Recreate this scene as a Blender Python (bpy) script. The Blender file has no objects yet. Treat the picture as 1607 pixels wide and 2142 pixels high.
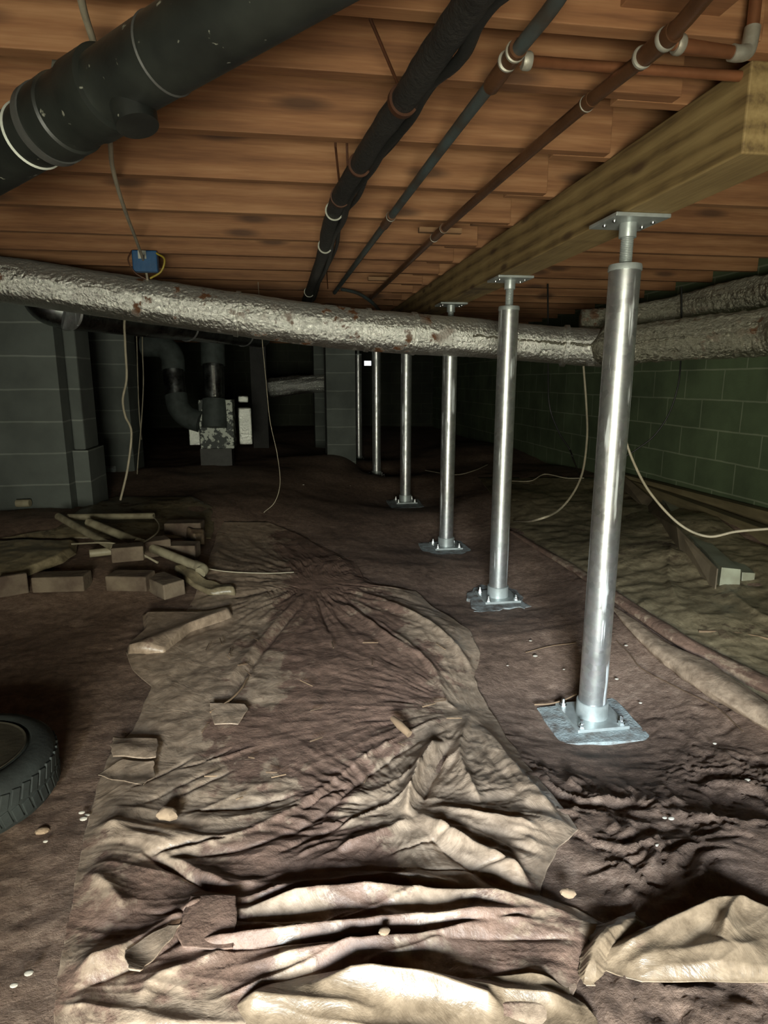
import bpy, math, random
import numpy as np
from mathutils import Vector, Matrix
random.seed(7); rng = np.random.default_rng(7)
S = bpy.context.scene
COL = S.collection

# ------------------------------------------------------------------ camera
W, H, F = 1607., 2142., 1300.
CX, CY = W/2, H/2
CZ = 1.05
PITCH = math.atan((CY-797.)/F)
YAW = math.atan((CX-605.)/math.hypot(F, CY-797.))
FW = np.array([math.sin(YAW)*math.cos(PITCH), math.cos(YAW)*math.cos(PITCH), -math.sin(PITCH)])
RT = np.array([math.cos(YAW), -math.sin(YAW), 0.])
DN = np.cross(FW, RT)
O = np.array([0., 0., CZ])
cam = bpy.data.cameras.new('camera'); co = bpy.data.objects.new('camera', cam); COL.objects.link(co)
cam.sensor_fit = 'VERTICAL'; cam.sensor_height = 36.; cam.lens = F/H*36.
cam.clip_start = .02; cam.clip_end = 200
mw = Matrix(((RT[0], -DN[0], -FW[0], 0), (RT[1], -DN[1], -FW[1], 0), (RT[2], -DN[2], -FW[2], CZ), (0, 0, 0, 1)))
co.matrix_world = mw
S.camera = co
S.view_settings.view_transform = 'Standard'; S.view_settings.look = 'None'
S.view_settings.exposure = -0.1; S.view_settings.gamma = 1.0; S.view_settings.use_curve_mapping = False

# ------------------------------------------------------------------ light: daylight through the access door behind the camera
world = bpy.data.worlds.new('world'); S.world = world; world.use_nodes = True
world.node_tree.nodes['Background'].inputs[0].default_value = (.55, .75, 1., 1)
world.node_tree.nodes['Background'].inputs[1].default_value = .4
def area(name, loc, target, sx, sy, power, col):
    l = bpy.data.lights.new(name, 'AREA'); l.shape = 'RECTANGLE'; l.size = sx; l.size_y = sy; l.energy = power; l.color = col
    o = bpy.data.objects.new(name, l); COL.objects.link(o); o.location = loc
    o.rotation_euler = (Vector(target)-Vector(loc)).to_track_quat('-Z', 'Y').to_euler()
    return o
area('daylight_from_garden', (-.30, -1.35, .60), (.0, 1.2, -.5), 1.0, .8, 160, (1., .985, .79))
area('daylight_from_sky', (-1.25, -5.0, 2.30), (.4, 2., .1), 1.7, 1.2, 1450, (.74, .88, 1.))

# ------------------------------------------------------------------ picking helpers (rays to real points)
def ray(x, y): return FW + RT*((x-CX)/F) + DN*((y-CY)/F)
def at_z(x, y, z): d = ray(x, y); return O + d*((z-CZ)/d[2])
def at_d(x, y, Z): return O + ray(x, y)*Z
def at_y(x, y, Y): d = ray(x, y); return O + d*(Y/d[1])
def at_x(x, y, X): d = ray(x, y); return O + d*(X/d[0])

# ------------------------------------------------------------------ noise
_P = rng.permutation(256); _P = np.concatenate([_P, _P, _P])
_A = rng.uniform(0, 2*math.pi, 256); _GX, _GY = np.cos(_A), np.sin(_A)
def perlin(x, y):
    x = np.asarray(x, float); y = np.asarray(y, float)
    xi = np.floor(x).astype(int); yi = np.floor(y).astype(int); xf = x-xi; yf = y-yi
    u = xf**3*(xf*(xf*6-15)+10); v = yf**3*(yf*(yf*6-15)+10)
    def g(i, j, dx, dy):
        h = _P[(_P[(xi+i) & 255]+((yi+j) & 255)) & 511]; return _GX[h]*dx+_GY[h]*dy
    a = g(0, 0, xf, yf); b = g(1, 0, xf-1, yf); c = g(0, 1, xf, yf-1); d = g(1, 1, xf-1, yf-1)
    return ((a+(b-a)*u)+((c+(d-c)*u)-(a+(b-a)*u))*v)*1.5
def fbm(x, y, o=4, g=.5):
    s = 0; a = 1.
    for i in range(o): s = s+a*perlin(x*2**i+17.3*i, y*2**i-9.1*i); a *= g
    return s

POSTS = [((1237, 1500), 1.90), ((1041, 1250), 3.00), ((933, 1143), 4.02), ((848, 1050), 5.45), ((788, 997), 6.95), ((751, 965), 8.4)]
# ------------------------------------------------------------------ terrain
GP = np.array([(1.0, 1.85, -.10), (1.05, 2.98, -.06), (1.06, 4.0, -.05), (1.04, 5.5, -.03), (1.0, 7.1, -.02), (.98, 8.5, 0),
 (0, .8, 0), (-.7, .9, 0.02), (.8, .7, .02), (0, 1.6, -.03), (0, 2.6, -.02), (-.1, 3.8, 0), (-1, 1.6, -.04), (-1.1, 2.4, 0),
 (-1.6, 4.0, .26), (-2.2, 3.0, .12), (-1.0, 3.6, .14), (-1.5, 5.9, .24), (.55, 7.1, .26), (-.6, 6.2, .2), (-.8, 4.8, .18), (-.5, 8.5, .2),
 (2.7, 3.4, .22), (2.2, 3.0, .14), (1.8, 2.6, 0.03), (2.7, 2.4, .16), (1.6, 1.7, -.06), (2.7, 5.5, .2), (2, 5, .12), (1.6, 4, .04), (2.6, 8, .2), (0, 11, .2),
 (-3.5, 4, .25), (-3.5, 8, .25), (-3, 1.5, .05), (0, -1, .0), (2.5, .5, .05), (-2.5, -.5, .05)])
def ground(x, y):
    x = np.asarray(x, float); y = np.asarray(y, float)
    num = 0; den = 0
    for px, py, pz in GP:
        d2 = (x-px)**2+(y-py)**2
        w = 1./(d2+.09)**1.6; num = num+w*pz; den = den+w
    z = num/den
    for px, py, dz, sg in GFIX: z = z+dz*np.exp(-((x-px)**2+(y-py)**2)/sg**2)
    return z
GFIX = []
def ground_detail(x, y):
    rough = np.clip((np.asarray(x)-.25)/.5, 0, 1)*np.clip((2.2-np.asarray(y))/.8, 0, 1)
    n = fbm(np.asarray(x)*2.2, np.asarray(y)*2.2, 3)*.010 + fbm(np.asarray(x)*9, np.asarray(y)*12, 3)*.0035
    x = np.asarray(x); y = np.asarray(y); wx = x+.12*fbm(x*3, y*3, 3); wy = y+.10*fbm(x*3+9, y*3+4, 3)
    rid = 1-np.abs(fbm(wx*3.2+5, wy*4.6+3, 5, .6))*2.2
    rid2 = fbm(wx*22, wy*27, 4, .65); mk = np.clip(.55+fbm(x*1.7+3, y*1.7, 2)*1.2, .1, 1)
    return n + rough*mk*(np.clip(rid, -.7, 1)*.016-.008+rid2*.007+np.clip(1-np.abs(fbm(wx*9+1, wy*12+7, 3, .6))*2.2, -.6, 1)*.006)
_fx = []
for (_p, _Y) in POSTS:
    _q = at_y(_p[0], _p[1], _Y); _fx.append((_q[0], _Y, _q[2]-.018))
for _k in range(3):
    GFIX += [(x, y, float(z-ground(x, y)), .42) for x, y, z in _fx]
def at_g(x, y, off=0.):
    z = 0.
    for _ in range(40):
        p = at_z(x, y, z+off); z = .5*z+.5*float(ground(p[0], p[1]))
    return at_z(x, y, z+off)

# ------------------------------------------------------------------ object helpers
class MB:
    def __init__(s): s.v = []; s.f = []; s.uv = []
    def add(s, vs, fs, uvs=None):
        b = len(s.v); s.v += [tuple(map(float, p)) for p in vs]
        for i, f in enumerate(fs):
            s.f.append([b+k for k in f]); s.uv.append(uvs[i] if uvs else None)
        return s
    def box(s, c, size, R=None):
        hx, hy, hz = size[0]/2, size[1]/2, size[2]/2
        P = [Vector((x, y, z)) for x in (-hx, hx) for y in (-hy, hy) for z in (-hz, hz)]
        Q = [(R @ p if R else p)+Vector(c) for p in P]
        F_ = [(0, 1, 3, 2), (4, 6, 7, 5), (0, 4, 5, 1), (2, 3, 7, 6), (0, 2, 6, 4), (1, 5, 7, 3)]
        ax = [(1, 2), (1, 2), (0, 2), (0, 2), (0, 1), (0, 1)]
        A = Vector(c) if R is None else Vector((0, 0, 0))
        uv = [[(P[k][a]+A[a], P[k][b]+A[b]) for k in f] for f, (a, b) in zip(F_, ax)]
        return s.add(Q, F_, uv)
    def beam(s, a, b, w, h, roll=0.):
        a = Vector(a); b = Vector(b); d = (b-a); L = d.length; d.normalize()
        x = d.cross(Vector((0, 0, 1)))
        if x.length < 1e-4: x = Vector((1, 0, 0))
        x.normalize(); z = x.cross(d)
        R = Matrix((x, d, z)).transposed()
        if roll: R = R @ Matrix.Rotation(roll, 3, 'Y')
        return s.box((a+b)/2, (w, L, h), R)
    def tube(s, pts, r, seg=12, caps=True, fn=None):
        pts = [Vector(p) for p in pts]; n = len(pts)
        rr = r if hasattr(r, '__len__') else [r]*n
        T = []
        for i in range(n):
            t = pts[min(i+1, n-1)]-pts[max(i-1, 0)]; T.append(t.normalized())
        u = T[0].cross(Vector((0, 0, 1)))
        if u.length < .05: u = T[0].cross(Vector((1, 0, 0)))
        u.normalize(); V = []; L = 0; Ls = []
        for i in range(n):
            if i: L += (pts[i]-pts[i-1]).length
            Ls.append(L)
            u = (u-T[i]*u.dot(T[i])).normalized(); w = T[i].cross(u)
            for k in range(seg):
                a = 2*math.pi*k/seg
                q = rr[i]*(fn(L, a) if fn else 1.)
                V.append(pts[i]+(u*math.cos(a)+w*math.sin(a))*q)
        Fs = []; U = []
        for i in range(n-1):
            for k in range(seg):
                k2 = (k+1) % seg
                Fs.append((i*seg+k, i*seg+k2, (i+1)*seg+k2, (i+1)*seg+k))
                c = 2*math.pi*max(rr); U.append([(k/seg*c, Ls[i]), ((k+1)/seg*c, Ls[i]), ((k+1)/seg*c, Ls[i+1]), (k/seg*c, Ls[i+1])])
        if caps:
            Fs.append(tuple(range(seg))[::-1]); U.append([(0, 0)]*seg)
            Fs.append(tuple((n-1)*seg+k for k in range(seg))); U.append([(0, 0)]*seg)
        return s.add(V, Fs, U)
    def lathe(s, prof, c, axis=(0, 0, 1), seg=32):
        """prof: list of (radius, height)"""
        ax = Vector(axis).normalized(); u = ax.orthogonal().normalized(); w = ax.cross(u); c = Vector(c); V = []
        for r, h in prof:
            for k in range(seg):
                a = 2*math.pi*k/seg; V.append(c+ax*h+(u*math.cos(a)+w*math.sin(a))*max(r, 1e-5))
        Fs = [(i*seg+k, i*seg+(k+1) % seg, (i+1)*seg+(k+1) % seg, (i+1)*seg+k) for i in range(len(prof)-1) for k in range(seg)]
        n = len(prof)
        if prof[0][0] > 1e-4: Fs.append(tuple(range(seg))[::-1])
        if prof[-1][0] > 1e-4: Fs.append(tuple((n-1)*seg+k for k in range(seg)))
        return s.add(V, Fs)
    def prism(s, poly, z0, z1):
        n = len(poly); V = [(p[0], p[1], z0) for p in poly]+[(p[0], p[1], z1) for p in poly]
        Fs = [tuple(range(n))[::-1], tuple(range(n, 2*n))]+[(i, (i+1) % n, n+(i+1) % n, n+i) for i in range(n)]
        return s.add(V, Fs)
    def build(s, name, mat, parent=None, smooth=False, bevel=0., angle=40):
        me = bpy.data.meshes.new(name); me.from_pydata(s.v, [], s.f)
        if any(u is not None for u in s.uv):
            l = me.uv_layers.new(name='UVMap'); i = 0
            for f, u in zip(s.f, s.uv):
                for k in range(len(f)):
                    l.data[i].uv = u[k] if u else (0, 0); i += 1
        me.materials.append(mat); me.update()
        o = bpy.data.objects.new(name, me); COL.objects.link(o)
        if smooth:
            me.polygons.foreach_set('use_smooth', [True]*len(me.polygons))
            me.set_sharp_from_angle(angle=math.radians(angle))
        if bevel:
            b = o.modifiers.new('bevel', 'BEVEL'); b.width = bevel; b.segments = 2; b.limit_method = 'ANGLE'
        if parent is not None:
            o.parent = parent; o.matrix_parent_inverse = parent.matrix_world.inverted()
        return o
def tag(o, label=None, cat=None, group=None, kind=None):
    if label: o['label'] = label
    if cat: o['category'] = cat
    if group: o['group'] = group
    if kind: o['kind'] = kind
    return o
def empty(name, loc, label, cat, group=None):
    o = bpy.data.objects.new(name, None); COL.objects.link(o); o.location = loc; o.empty_display_size = .05
    o.matrix_world = Matrix.Translation(Vector(loc))
    return tag(o, label, cat, group)
def spline(pts, n=12):
    P = [np.array(p, float) for p in pts]; P = [2*P[0]-P[1]]+P+[2*P[-1]-P[-2]]; out = []
    for i in range(1, len(P)-2):
        for k in range(n):
            t = k/n; a, b, c, d = P[i-1], P[i], P[i+1], P[i+2]
            out.append(.5*((2*b)+(-a+c)*t+(2*a-5*b+4*c-d)*t*t+(-a+3*b-3*c+d)*t**3))
    out.append(P[-2]); return out

# ------------------------------------------------------------------ materials
class NT:
    def __init__(s, name):
        s.m = bpy.data.materials.new(name); s.m.use_nodes = True; s.t = s.m.node_tree; s.b = s.t.nodes['Principled BSDF']
    def n(s, typ, **kw):
        nd = s.t.nodes.new(typ)
        for k, v in kw.items():
            if k.startswith('i_'): nd.inputs[k[2:].replace('_', ' ')].default_value = v
            else: setattr(nd, k, v)
        return nd
    def l(s, a, b): s.t.links.new(a, b)
    def coord(s, scale=(1, 1, 1), kind='Object', rand=False):
        tc = s.n('ShaderNodeTexCoord'); mp = s.n('ShaderNodeMapping'); mp.inputs['Scale'].default_value = scale
        s.l(tc.outputs[kind], mp.inputs['Vector'])
        if rand:
            oi = s.n('ShaderNodeObjectInfo'); mu = s.n('ShaderNodeMath', operation='MULTIPLY'); mu.inputs[1].default_value = 37.
            s.l(oi.outputs['Random'], mu.inputs[0]); s.l(mu.outputs[0], mp.inputs['Location'])
        return mp.outputs[0]
    def noise(s, vec, scale, detail=4, rough=.55, dist=0.):
        nd = s.n('ShaderNodeTexNoise'); nd.inputs['Scale'].default_value = scale; nd.inputs['Detail'].default_value = detail
        nd.inputs['Roughness'].default_value = rough; nd.inputs['Distortion'].default_value = dist; s.l(vec, nd.inputs['Vector']); return nd.outputs['Fac']
    def ramp(s, fac, stops):
        r = s.n('ShaderNodeValToRGB'); e = r.color_ramp.elements
        while len(e) < len(stops): e.new(.5)
        for i, (p, c) in enumerate(stops):
            e[i].position = p; e[i].color = (*c, 1) if len(c) == 3 else c
        s.l(fac, r.inputs[0]); return r.outputs[0]
    def mix(s, fac, a, b, typ='MIX'):
        m = s.n('ShaderNodeMix', data_type='RGBA', blend_type=typ)
        for i, x in ((0, fac), (6, a), (7, b)):
            if hasattr(x, 'links'): s.l(x, m.inputs[i])
            else: m.inputs[i].default_value = x if not isinstance(x, tuple) else (*x, 1)
        return m.outputs[2]
    def math(s, op, a, b=None):
        m = s.n('ShaderNodeMath', operation=op)
        for i, x in ((0, a), (1, b)):
            if x is None: continue
            if hasattr(x, 'links'): s.l(x, m.inputs[i])
            else: m.inputs[i].default_value = x
        return m.outputs[0]
    def bump(s, h, strength=.5, dist=.01, prev=None):
        b = s.n('ShaderNodeBump'); b.inputs['Distance'].default_value = dist
        if hasattr(strength, 'links'): s.l(strength, b.inputs['Strength'])
        else: b.inputs['Strength'].default_value = strength
        s.l(h, b.inputs['Height'])
        if prev is not None: s.l(prev, b.inputs['Normal'])
        return b.outputs[0]
    def out(s, col=None, rough=None, metal=None, normal=None):
        for k, x in (('Base Color', col), ('Roughness', rough), ('Metallic', metal), ('Normal', normal)):
            if x is None: continue
            if hasattr(x, 'links'): s.l(x, s.b.inputs[k])
            else: s.b.inputs[k].default_value = (*x, 1) if isinstance(x, tuple) else x
        return s.m
def plain(name, c, rough=.6, metal=0., var=.25, scale=14, bump=.3, bd=.003, c2=None):
    t = NT(name); v = t.coord(rand=True); nf = t.noise(v, scale, 5)
    c2 = c2 or tuple(x*(1-var*1.6) for x in c)
    col = t.ramp(nf, [(.32, c2), (.62, c)])
    nm = t.bump(t.noise(v, scale*5, 3), bump, bd)
    return t.out(col, rough, metal, nm)

def wood(name, stops, grain=(1.2, 22, 22), rough=.75, ring=5., wv=.14, ks=(('X', 1.3), ('Z', 5.5))):
    t = NT(name); v = t.coord(grain, rand=True)
    w = t.n('ShaderNodeTexWave', wave_type='BANDS', bands_direction='Z'); w.inputs['Scale'].default_value = ring/22.
    w.inputs['Distortion'].default_value = 14.; w.inputs['Detail'].default_value = 3; w.inputs['Detail Scale'].default_value = .22; w.inputs['Detail Roughness'].default_value = .6
    t.l(v, w.inputs['Vector'])
    v2 = t.coord(tuple(g*6 for g in grain), rand=True); fine = t.noise(v2, 1., 4)
    big = t.noise(t.coord((1.3, 3, 3), rand=True), 1.4, 3)
    f = t.math('ADD', t.math('MULTIPLY', w.outputs['Fac'], wv), t.math('ADD', t.math('MULTIPLY', fine, .40), t.math('MULTIPLY', big, .62-wv)))
    col = t.ramp(f, stops)
    vo = t.n('ShaderNodeTexVoronoi'); vo.inputs['Scale'].default_value = 1.; vo.voronoi_dimensions = '2D'; sq = t.n('ShaderNodeSeparateXYZ'); cq = t.n('ShaderNodeCombineXYZ'); t.l(t.coord((1, 1, 1), rand=True), sq.inputs[0])
    for k_ in (0, 1):
        t.l(t.math('MULTIPLY', sq.outputs[ks[k_][0]], ks[k_][1]), cq.inputs[k_])
    t.l(cq.outputs[0], vo.inputs['Vector'])
    kn = t.ramp(vo.outputs['Distance'], [(.05, (1, 1, 1)), (.13, (0, 0, 0))])
    dark = t.mix(.75, col, (.05, .022, .01), 'MIX')
    return t.out(t.mix(kn, col, dark), rough, 0., t.bump(f, .25, .004))
M = {}
M['joist'] = wood('fir', [(.30, (.15, .062, .024)), (.52, (.27, .125, .052)), (.74, (.39, .205, .095))])
M['beam'] = wood('treated_pine', [(.32, (.09, .054, .020)), (.5, (.235, .160, .062)), (.70, (.35, .25, .105))], grain=(16, 1.0, 16), ring=8, wv=.20, ks=(('Y', 2.1), ('Z', 7.)))
M['board'] = wood('old_board', [(.3, (.09, .07, .035)), (.55, (.17, .135, .07)), (.75, (.24, .2, .11))], grain=(10, 1, 10))
M['plywood'] = wood('subfloor', [(.3, (.16, .08, .035)), (.55, (.24, .13, .06)), (.75, (.32, .19, .09))])

def block(name, c, mortar, bw=.406, rh=.203, off=.5, ox=0., oy=0.):
    t = NT(name); tc = t.n('ShaderNodeTexCoord'); mp = t.n('ShaderNodeMapping'); mp.inputs['Location'].default_value = (ox, oy, 0)
    t.l(tc.outputs['UV'], mp.inputs['Vector'])
    br = t.n('ShaderNodeTexBrick'); br.offset = off; br.inputs['Scale'].default_value = 1.; br.inputs['Brick Width'].default_value = bw; br.inputs['Row Height'].default_value = rh
    br.inputs['Mortar Size'].default_value = .006; br.inputs['Mortar Smooth'].default_value = .3
    br.inputs['Color1'].default_value = (*c, 1); br.inputs['Color2'].default_value = (*[x*.86 for x in c], 1); br.inputs['Mortar'].default_value = (*mortar, 1)
    nz = t.n('ShaderNodeTexNoise'); nz.inputs['Scale'].default_value = 5; mx = t.n('ShaderNodeVectorMath', operation='SCALE'); mx.inputs['Scale'].default_value = .012
    t.l(mp.outputs[0], nz.inputs['Vector']); t.l(nz.outputs['Color'], mx.inputs[0])
    ad = t.n('ShaderNodeVectorMath', operation='ADD'); t.l(mp.outputs[0], ad.inputs[0]); t.l(mx.outputs[0], ad.inputs[1]); t.l(ad.outputs[0], br.inputs['Vector'])
    v = t.coord((1, 1, 1))
    n1 = t.noise(v, 2.5, 4); col = t.mix(1., br.outputs['Color'], t.ramp(n1, [(.3, (.6, .6, .6)), (.7, (1.15, 1.15, 1.15))]), 'MULTIPLY')
    n2 = t.noise(v, 120, 3)
    nm = t.bump(n2, .5, .003, t.bump(br.outputs['Fac'], -.5, .006))
    return t.out(col, .92, 0., nm)
M['block_wall'] = block('block_wall', (.135, .165, .10), (.24, .27, .18))
M['block_shaded'] = block('block_shaded', (.045, .05, .035), (.07, .075, .055))  # back and left walls: shade of the far depth put into the block colour
M['block_pier'] = block('block_pier', (.17, .185, .165), (.27, .29, .25), bw=3.1, off=0)

def mud():
    t = NT('mud'); v = t.coord()
    n1 = t.noise(v, 2.2, 5); n2 = t.noise(v, 30, 8, .72)
    f = t.math('ADD', t.math('MULTIPLY', n1, .40), t.math('MULTIPLY', n2, .60))
    col = t.ramp(f, [(.36, (.088, .053, .037)), (.52, (.20, .130, .094)), (.66, (.32, .225, .168))])
    sp = t.n('ShaderNodeTexVoronoi'); sp.inputs['Scale'].default_value = 34; t.l(v, sp.inputs['Vector'])
    fl = t.ramp(sp.outputs['Distance'], [(.035, (1, 1, 1)), (.06, (0, 0, 0))])
    col = t.mix(t.math('MULTIPLY', fl, .35), col, (.32, .27, .2))
    vs = t.coord((1, 1.1, 1))
    b1 = t.bump(t.noise(vs, 14, 8, .7), .55, .022)
    b2 = t.bump(t.noise(vs, 95, 6, .7), .6, .007, b1)
    return t.out(col, .72, 0., b2)
M['mud'] = mud()

def sheet(name, tan, tan2, mudc=(.165, .100, .074)):
    t = NT(name); v = t.coord()
    at = t.n('ShaderNodeAttribute', attribute_name='mud')
    n1 = t.noise(v, 5.5, 7, .62, .6); n2 = t.noise(v, 24, 5, .65)
    n3 = t.noise(v, 2.6, 5, .6, .4)
    f = t.math('ADD', t.math('ADD', t.math('MULTIPLY', n1, 1.5), t.math('ADD', t.math('MULTIPLY', n2, .7), t.math('MULTIPLY', n3, .8))), at.outputs['Fac'])
    m = t.ramp(t.math('SUBTRACT', f, 1.), [(.46, (0, 0, 0)), (.58, (1, 1, 1))])
    m = t.math('MULTIPLY', m, .92)
    base = t.mix(t.noise(v, 3., 3), tan, tan2)
    base = t.mix(1., base, t.ramp(t.noise(v, 26, 7, .68), [(.32, (.52, .50, .48)), (.66, (1.15, 1.15, 1.15))]), 'MULTIPLY')
    mc = t.mix(t.ramp(t.noise(v, 22, 7, .68), [(.3, (0, 0, 0)), (.7, (1, 1, 1))]), tuple(x*.55 for x in mudc), tuple(x*1.45 for x in mudc))
    col = t.mix(m, base, mc)
    rough = t.math('ADD', t.math('MULTIPLY', m, .22), .36)
    b1 = t.bump(t.noise(t.coord((1, 1, 1)), 10, 6, .62, 1.2), .5, .011)
    b2 = t.bump(t.noise(v, 70, 5, .65), t.math('ADD', t.math('MULTIPLY', m, .45), .12), .005, b1)
    return t.out(col, rough, 0., b2)
M['sheet'] = sheet('dirty_plastic', (.42, .32, .235), (.33, .24, .175))
M['sheet_tan'] = sheet('tan_plastic', (.25, .185, .122), (.20, .145, .098))
M['sheet_dark'] = sheet('dusty_plastic', (.28, .23, .145), (.225, .185, .115), (.10, .072, .046))

def galv(name, base=(.62, .64, .63), rough=.36, streak=True):
    t = NT(name); v = t.coord(rand=True)
    sp = t.n('ShaderNodeTexVoronoi'); sp.inputs['Scale'].default_value = 55; t.l(v, sp.inputs['Vector'])
    n = t.noise(t.coord((40, 40, 1.6), rand=True), 1., 4); n2 = t.noise(v, 9, 5, .65)
    col = t.mix(.5, base, sp.outputs['Color'], 'SOFT_LIGHT'); hs = t.n('ShaderNodeHueSaturation'); hs.inputs['Saturation'].default_value = .12
    t.l(col, hs.inputs['Color']); col = hs.outputs[0]
    col = t.mix(t.ramp(n2, [(.45, (0, 0, 0)), (.62, (.7, .7, .7))]), col, (.36, .38, .38))
    r = t.math('ADD', t.math('MULTIPLY', t.ramp(n2, [(.35, (0, 0, 0)), (.65, (1, 1, 1))]), .16), rough-.08)
    met = .86 if streak else 1.
    if streak:
        s_ = t.ramp(n, [(.56, (0, 0, 0)), (.60, (1, 1, 1))]); s2 = t.ramp(t.noise(t.coord((22, 22, 5), rand=True), 1., 3), [(.48, (0, 0, 0)), (.58, (1, 1, 1))])
        s_ = t.math('MULTIPLY', s_, s2)
        col = t.mix(s_, col, (.62, .66, .68)); met = t.math('SUBTRACT', .88, t.math('MULTIPLY', s_, .6))
        r = t.math('ADD', r, t.math('MULTIPLY', s_, .3))
    return t.out(col, r, met, t.bump(n2, .06, .003))
M['galv'] = galv('galvanized_steel', (.54, .58, .57), .37)
M['plate'] = plain('zinc_plate', (.52, .57, .56), .42, .5, c2=(.34, .37, .36), bump=.15)
M['bolt'] = galv('zinc_bolt', (.6, .6, .58), .3, False)

def foil(name, base=(.66, .65, .60), rough=.33, dust=.5, bs=1., rs=1.):
    t = NT(name); v = t.coord()
    vo = t.n('ShaderNodeTexVoronoi', feature='F1'); vo.inputs['Scale'].default_value = 62; t.l(v, vo.inputs['Vector'])
    n = t.noise(v, 46, 6, .7, .6); n3 = t.noise(t.coord((30, 6, 30)), 1., 5)
    b = t.bump(n, .75*bs, .018, t.bump(n3, .5*bs, .02)); b = t.bump(vo.outputs['Distance'], .35*bs, .012, b)
    geo = t.n('ShaderNodeNewGeometry'); sx = t.n('ShaderNodeSeparateXYZ'); t.l(geo.outputs['Normal'], sx.inputs[0])
    up = t.ramp(sx.outputs['Z'], [(.25, (0, 0, 0)), (.8, (dust, dust, dust))])       # settled dust on the upper side
    r1 = t.ramp(t.noise(v, 7, 6, .66), [(.55, (0, 0, 0)), (.60, (1, 1, 1))]); r2 = t.ramp(t.noise(v, 2.1, 3), [(.46, (0, 0, 0)), (.58, (1, 1, 1))])
    rust = t.math('MULTIPLY', t.math('MULTIPLY', r1, r2), rs)
    col = t.mix(up, base, (.34, .32, .25)); col = t.mix(rust, col, (.16, .07, .03))
    d = t.math('MAXIMUM', up, rust)
    met = t.math('SUBTRACT', 1., t.math('MULTIPLY', d, .85)); r = t.math('ADD', rough, t.math('MULTIPLY', d, .3))
    return t.out(col, r, met, b)
M['foil'] = foil('foil_jacket', (.88, .87, .81), .36, .32, .62); M['foil_dull'] = foil('dusty_foil', (.42, .40, .32), .40, .85)
M['foil_clean'] = foil('clean_foil', (.8, .8, .76), .3, .1, 1., 0.)
M['duct'] = galv('duct_metal', (.16, .19, .185), .34, False)
M['duct_tape'] = plain('duct_mastic', (.07, .085, .08), .7)
def abs_mat():
    t = NT('black_abs'); v = t.coord()
    n = t.noise(v, 6, 6, .65); c = t.ramp(n, [(.35, (.006, .007, .006)), (.7, (.020, .023, .019))])
    fl = t.ramp(t.noise(v, 38, 3, .6), [(.68, (0, 0, 0)), (.72, (1, 1, 1))]); c = t.mix(t.math('MULTIPLY', fl, .7), c, (.3, .3, .24))
    geo = t.n('ShaderNodeNewGeometry'); sx = t.n('ShaderNodeSeparateXYZ'); t.l(geo.outputs['Normal'], sx.inputs[0])
    c = t.mix(t.ramp(sx.outputs['Z'], [(.35, (0, 0, 0)), (.95, (.6, .6, .6))]), c, (.13, .11, .075))   # dust on top
    return t.out(c, .5, 0., t.bump(t.noise(v, 60, 3), .15, .003))
M['abs'] = abs_mat()
M['rubber'] = plain('rubber', (.030, .036, .034), .75, c2=(.016, .019, .018), bump=.4)
M['rim'] = plain('dusty_rim', (.07, .062, .045), .6, c2=(.035, .03, .022))
M['hub'] = plain('rusty_hub', (.06, .042, .026), .7)
M['white_cable'] = plain('white_cable', (.42, .37, .27), .5, var=.2)
M['black_cable'] = plain('black_cable', (.012, .012, .011), .5)
M['insul'] = plain('black_foam', (.018, .017, .015), .62, bump=.6, bd=.01)
M['bluepipe'] = plain('weathered_copper', (.060, .085, .088), .5, scale=9, c2=(.05, .04, .03))
M['copper'] = plain('brown_copper', (.13, .06, .028), .42, .35, scale=12)
M['copper_bright'] = plain('copper', (.36, .15, .07), .38, .6, scale=9)
M['solder'] = plain('solder', (.40, .39, .33), .5, .4, c2=(.2, .16, .11))
M['strap'] = plain('strap_metal', (.34, .34, .28), .5, .4)
M['wire_brown'] = plain('brown_strap', (.09, .035, .016), .5, .3)
M['blue'] = plain('blue_plastic', (.016, .085, .21), .45, var=.1)
M['paper'] = plain('white_label', (.55, .57, .5), .8)
M['yellow'] = plain('yellow_wire', (.4, .30, .03), .5)
M['concrete'] = plain('concrete', (.34, .39, .39), .85, scale=24, c2=(.15, .135, .12), bump=.7, bd=.006)
M['concrete_dusty'] = plain('grey_powder', (.30, .33, .33), .95, scale=26, c2=(.11, .09, .075), bump=.7, bd=.006)
M['pvc'] = plain('dirty_pvc', (.36, .32, .22), .5, c2=(.18, .15, .10))
M['brick'] = plain('muddy_brick', (.20, .155, .11), .85, scale=9, c2=(.085, .056, .040), bump=.6, bd=.006)
M['stone'] = plain('tan_stone', (.36, .25, .16), .85, scale=22)
M['twig'] = plain('twig', (.13, .08, .045), .8)
M['root'] = plain('root', (.26, .17, .10), .8)
M['chip'] = plain('pale_chip', (.55, .50, .42), .8)
M['gutter'] = plain('painted_gutter', (.42, .44, .33), .5, scale=7, c2=(.26, .25, .18))
M['gutter_side'] = plain('muddy_gutter', (.21, .165, .11), .6, scale=7)
M['white_box'] = NT('mottled_white')
_t = M['white_box']; _v = _t.coord(); M['white_box'] = _t.out(_t.ramp(_t.noise(_v, 13, 6, .62), [(.50, (.05, .06, .055)), (.54, (.62, .66, .58))]), .6)
M['vent'] = NT('vent_daylight'); M['vent'].b.inputs['Emission Color'].default_value = (.9, .95, 1, 1); M['vent'].b.inputs['Emission Strength'].default_value = 2.2; M['vent'] = M['vent'].m
M['dark_metal'] = plain('dark_metal', (.06, .06, .055), .6)

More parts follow.
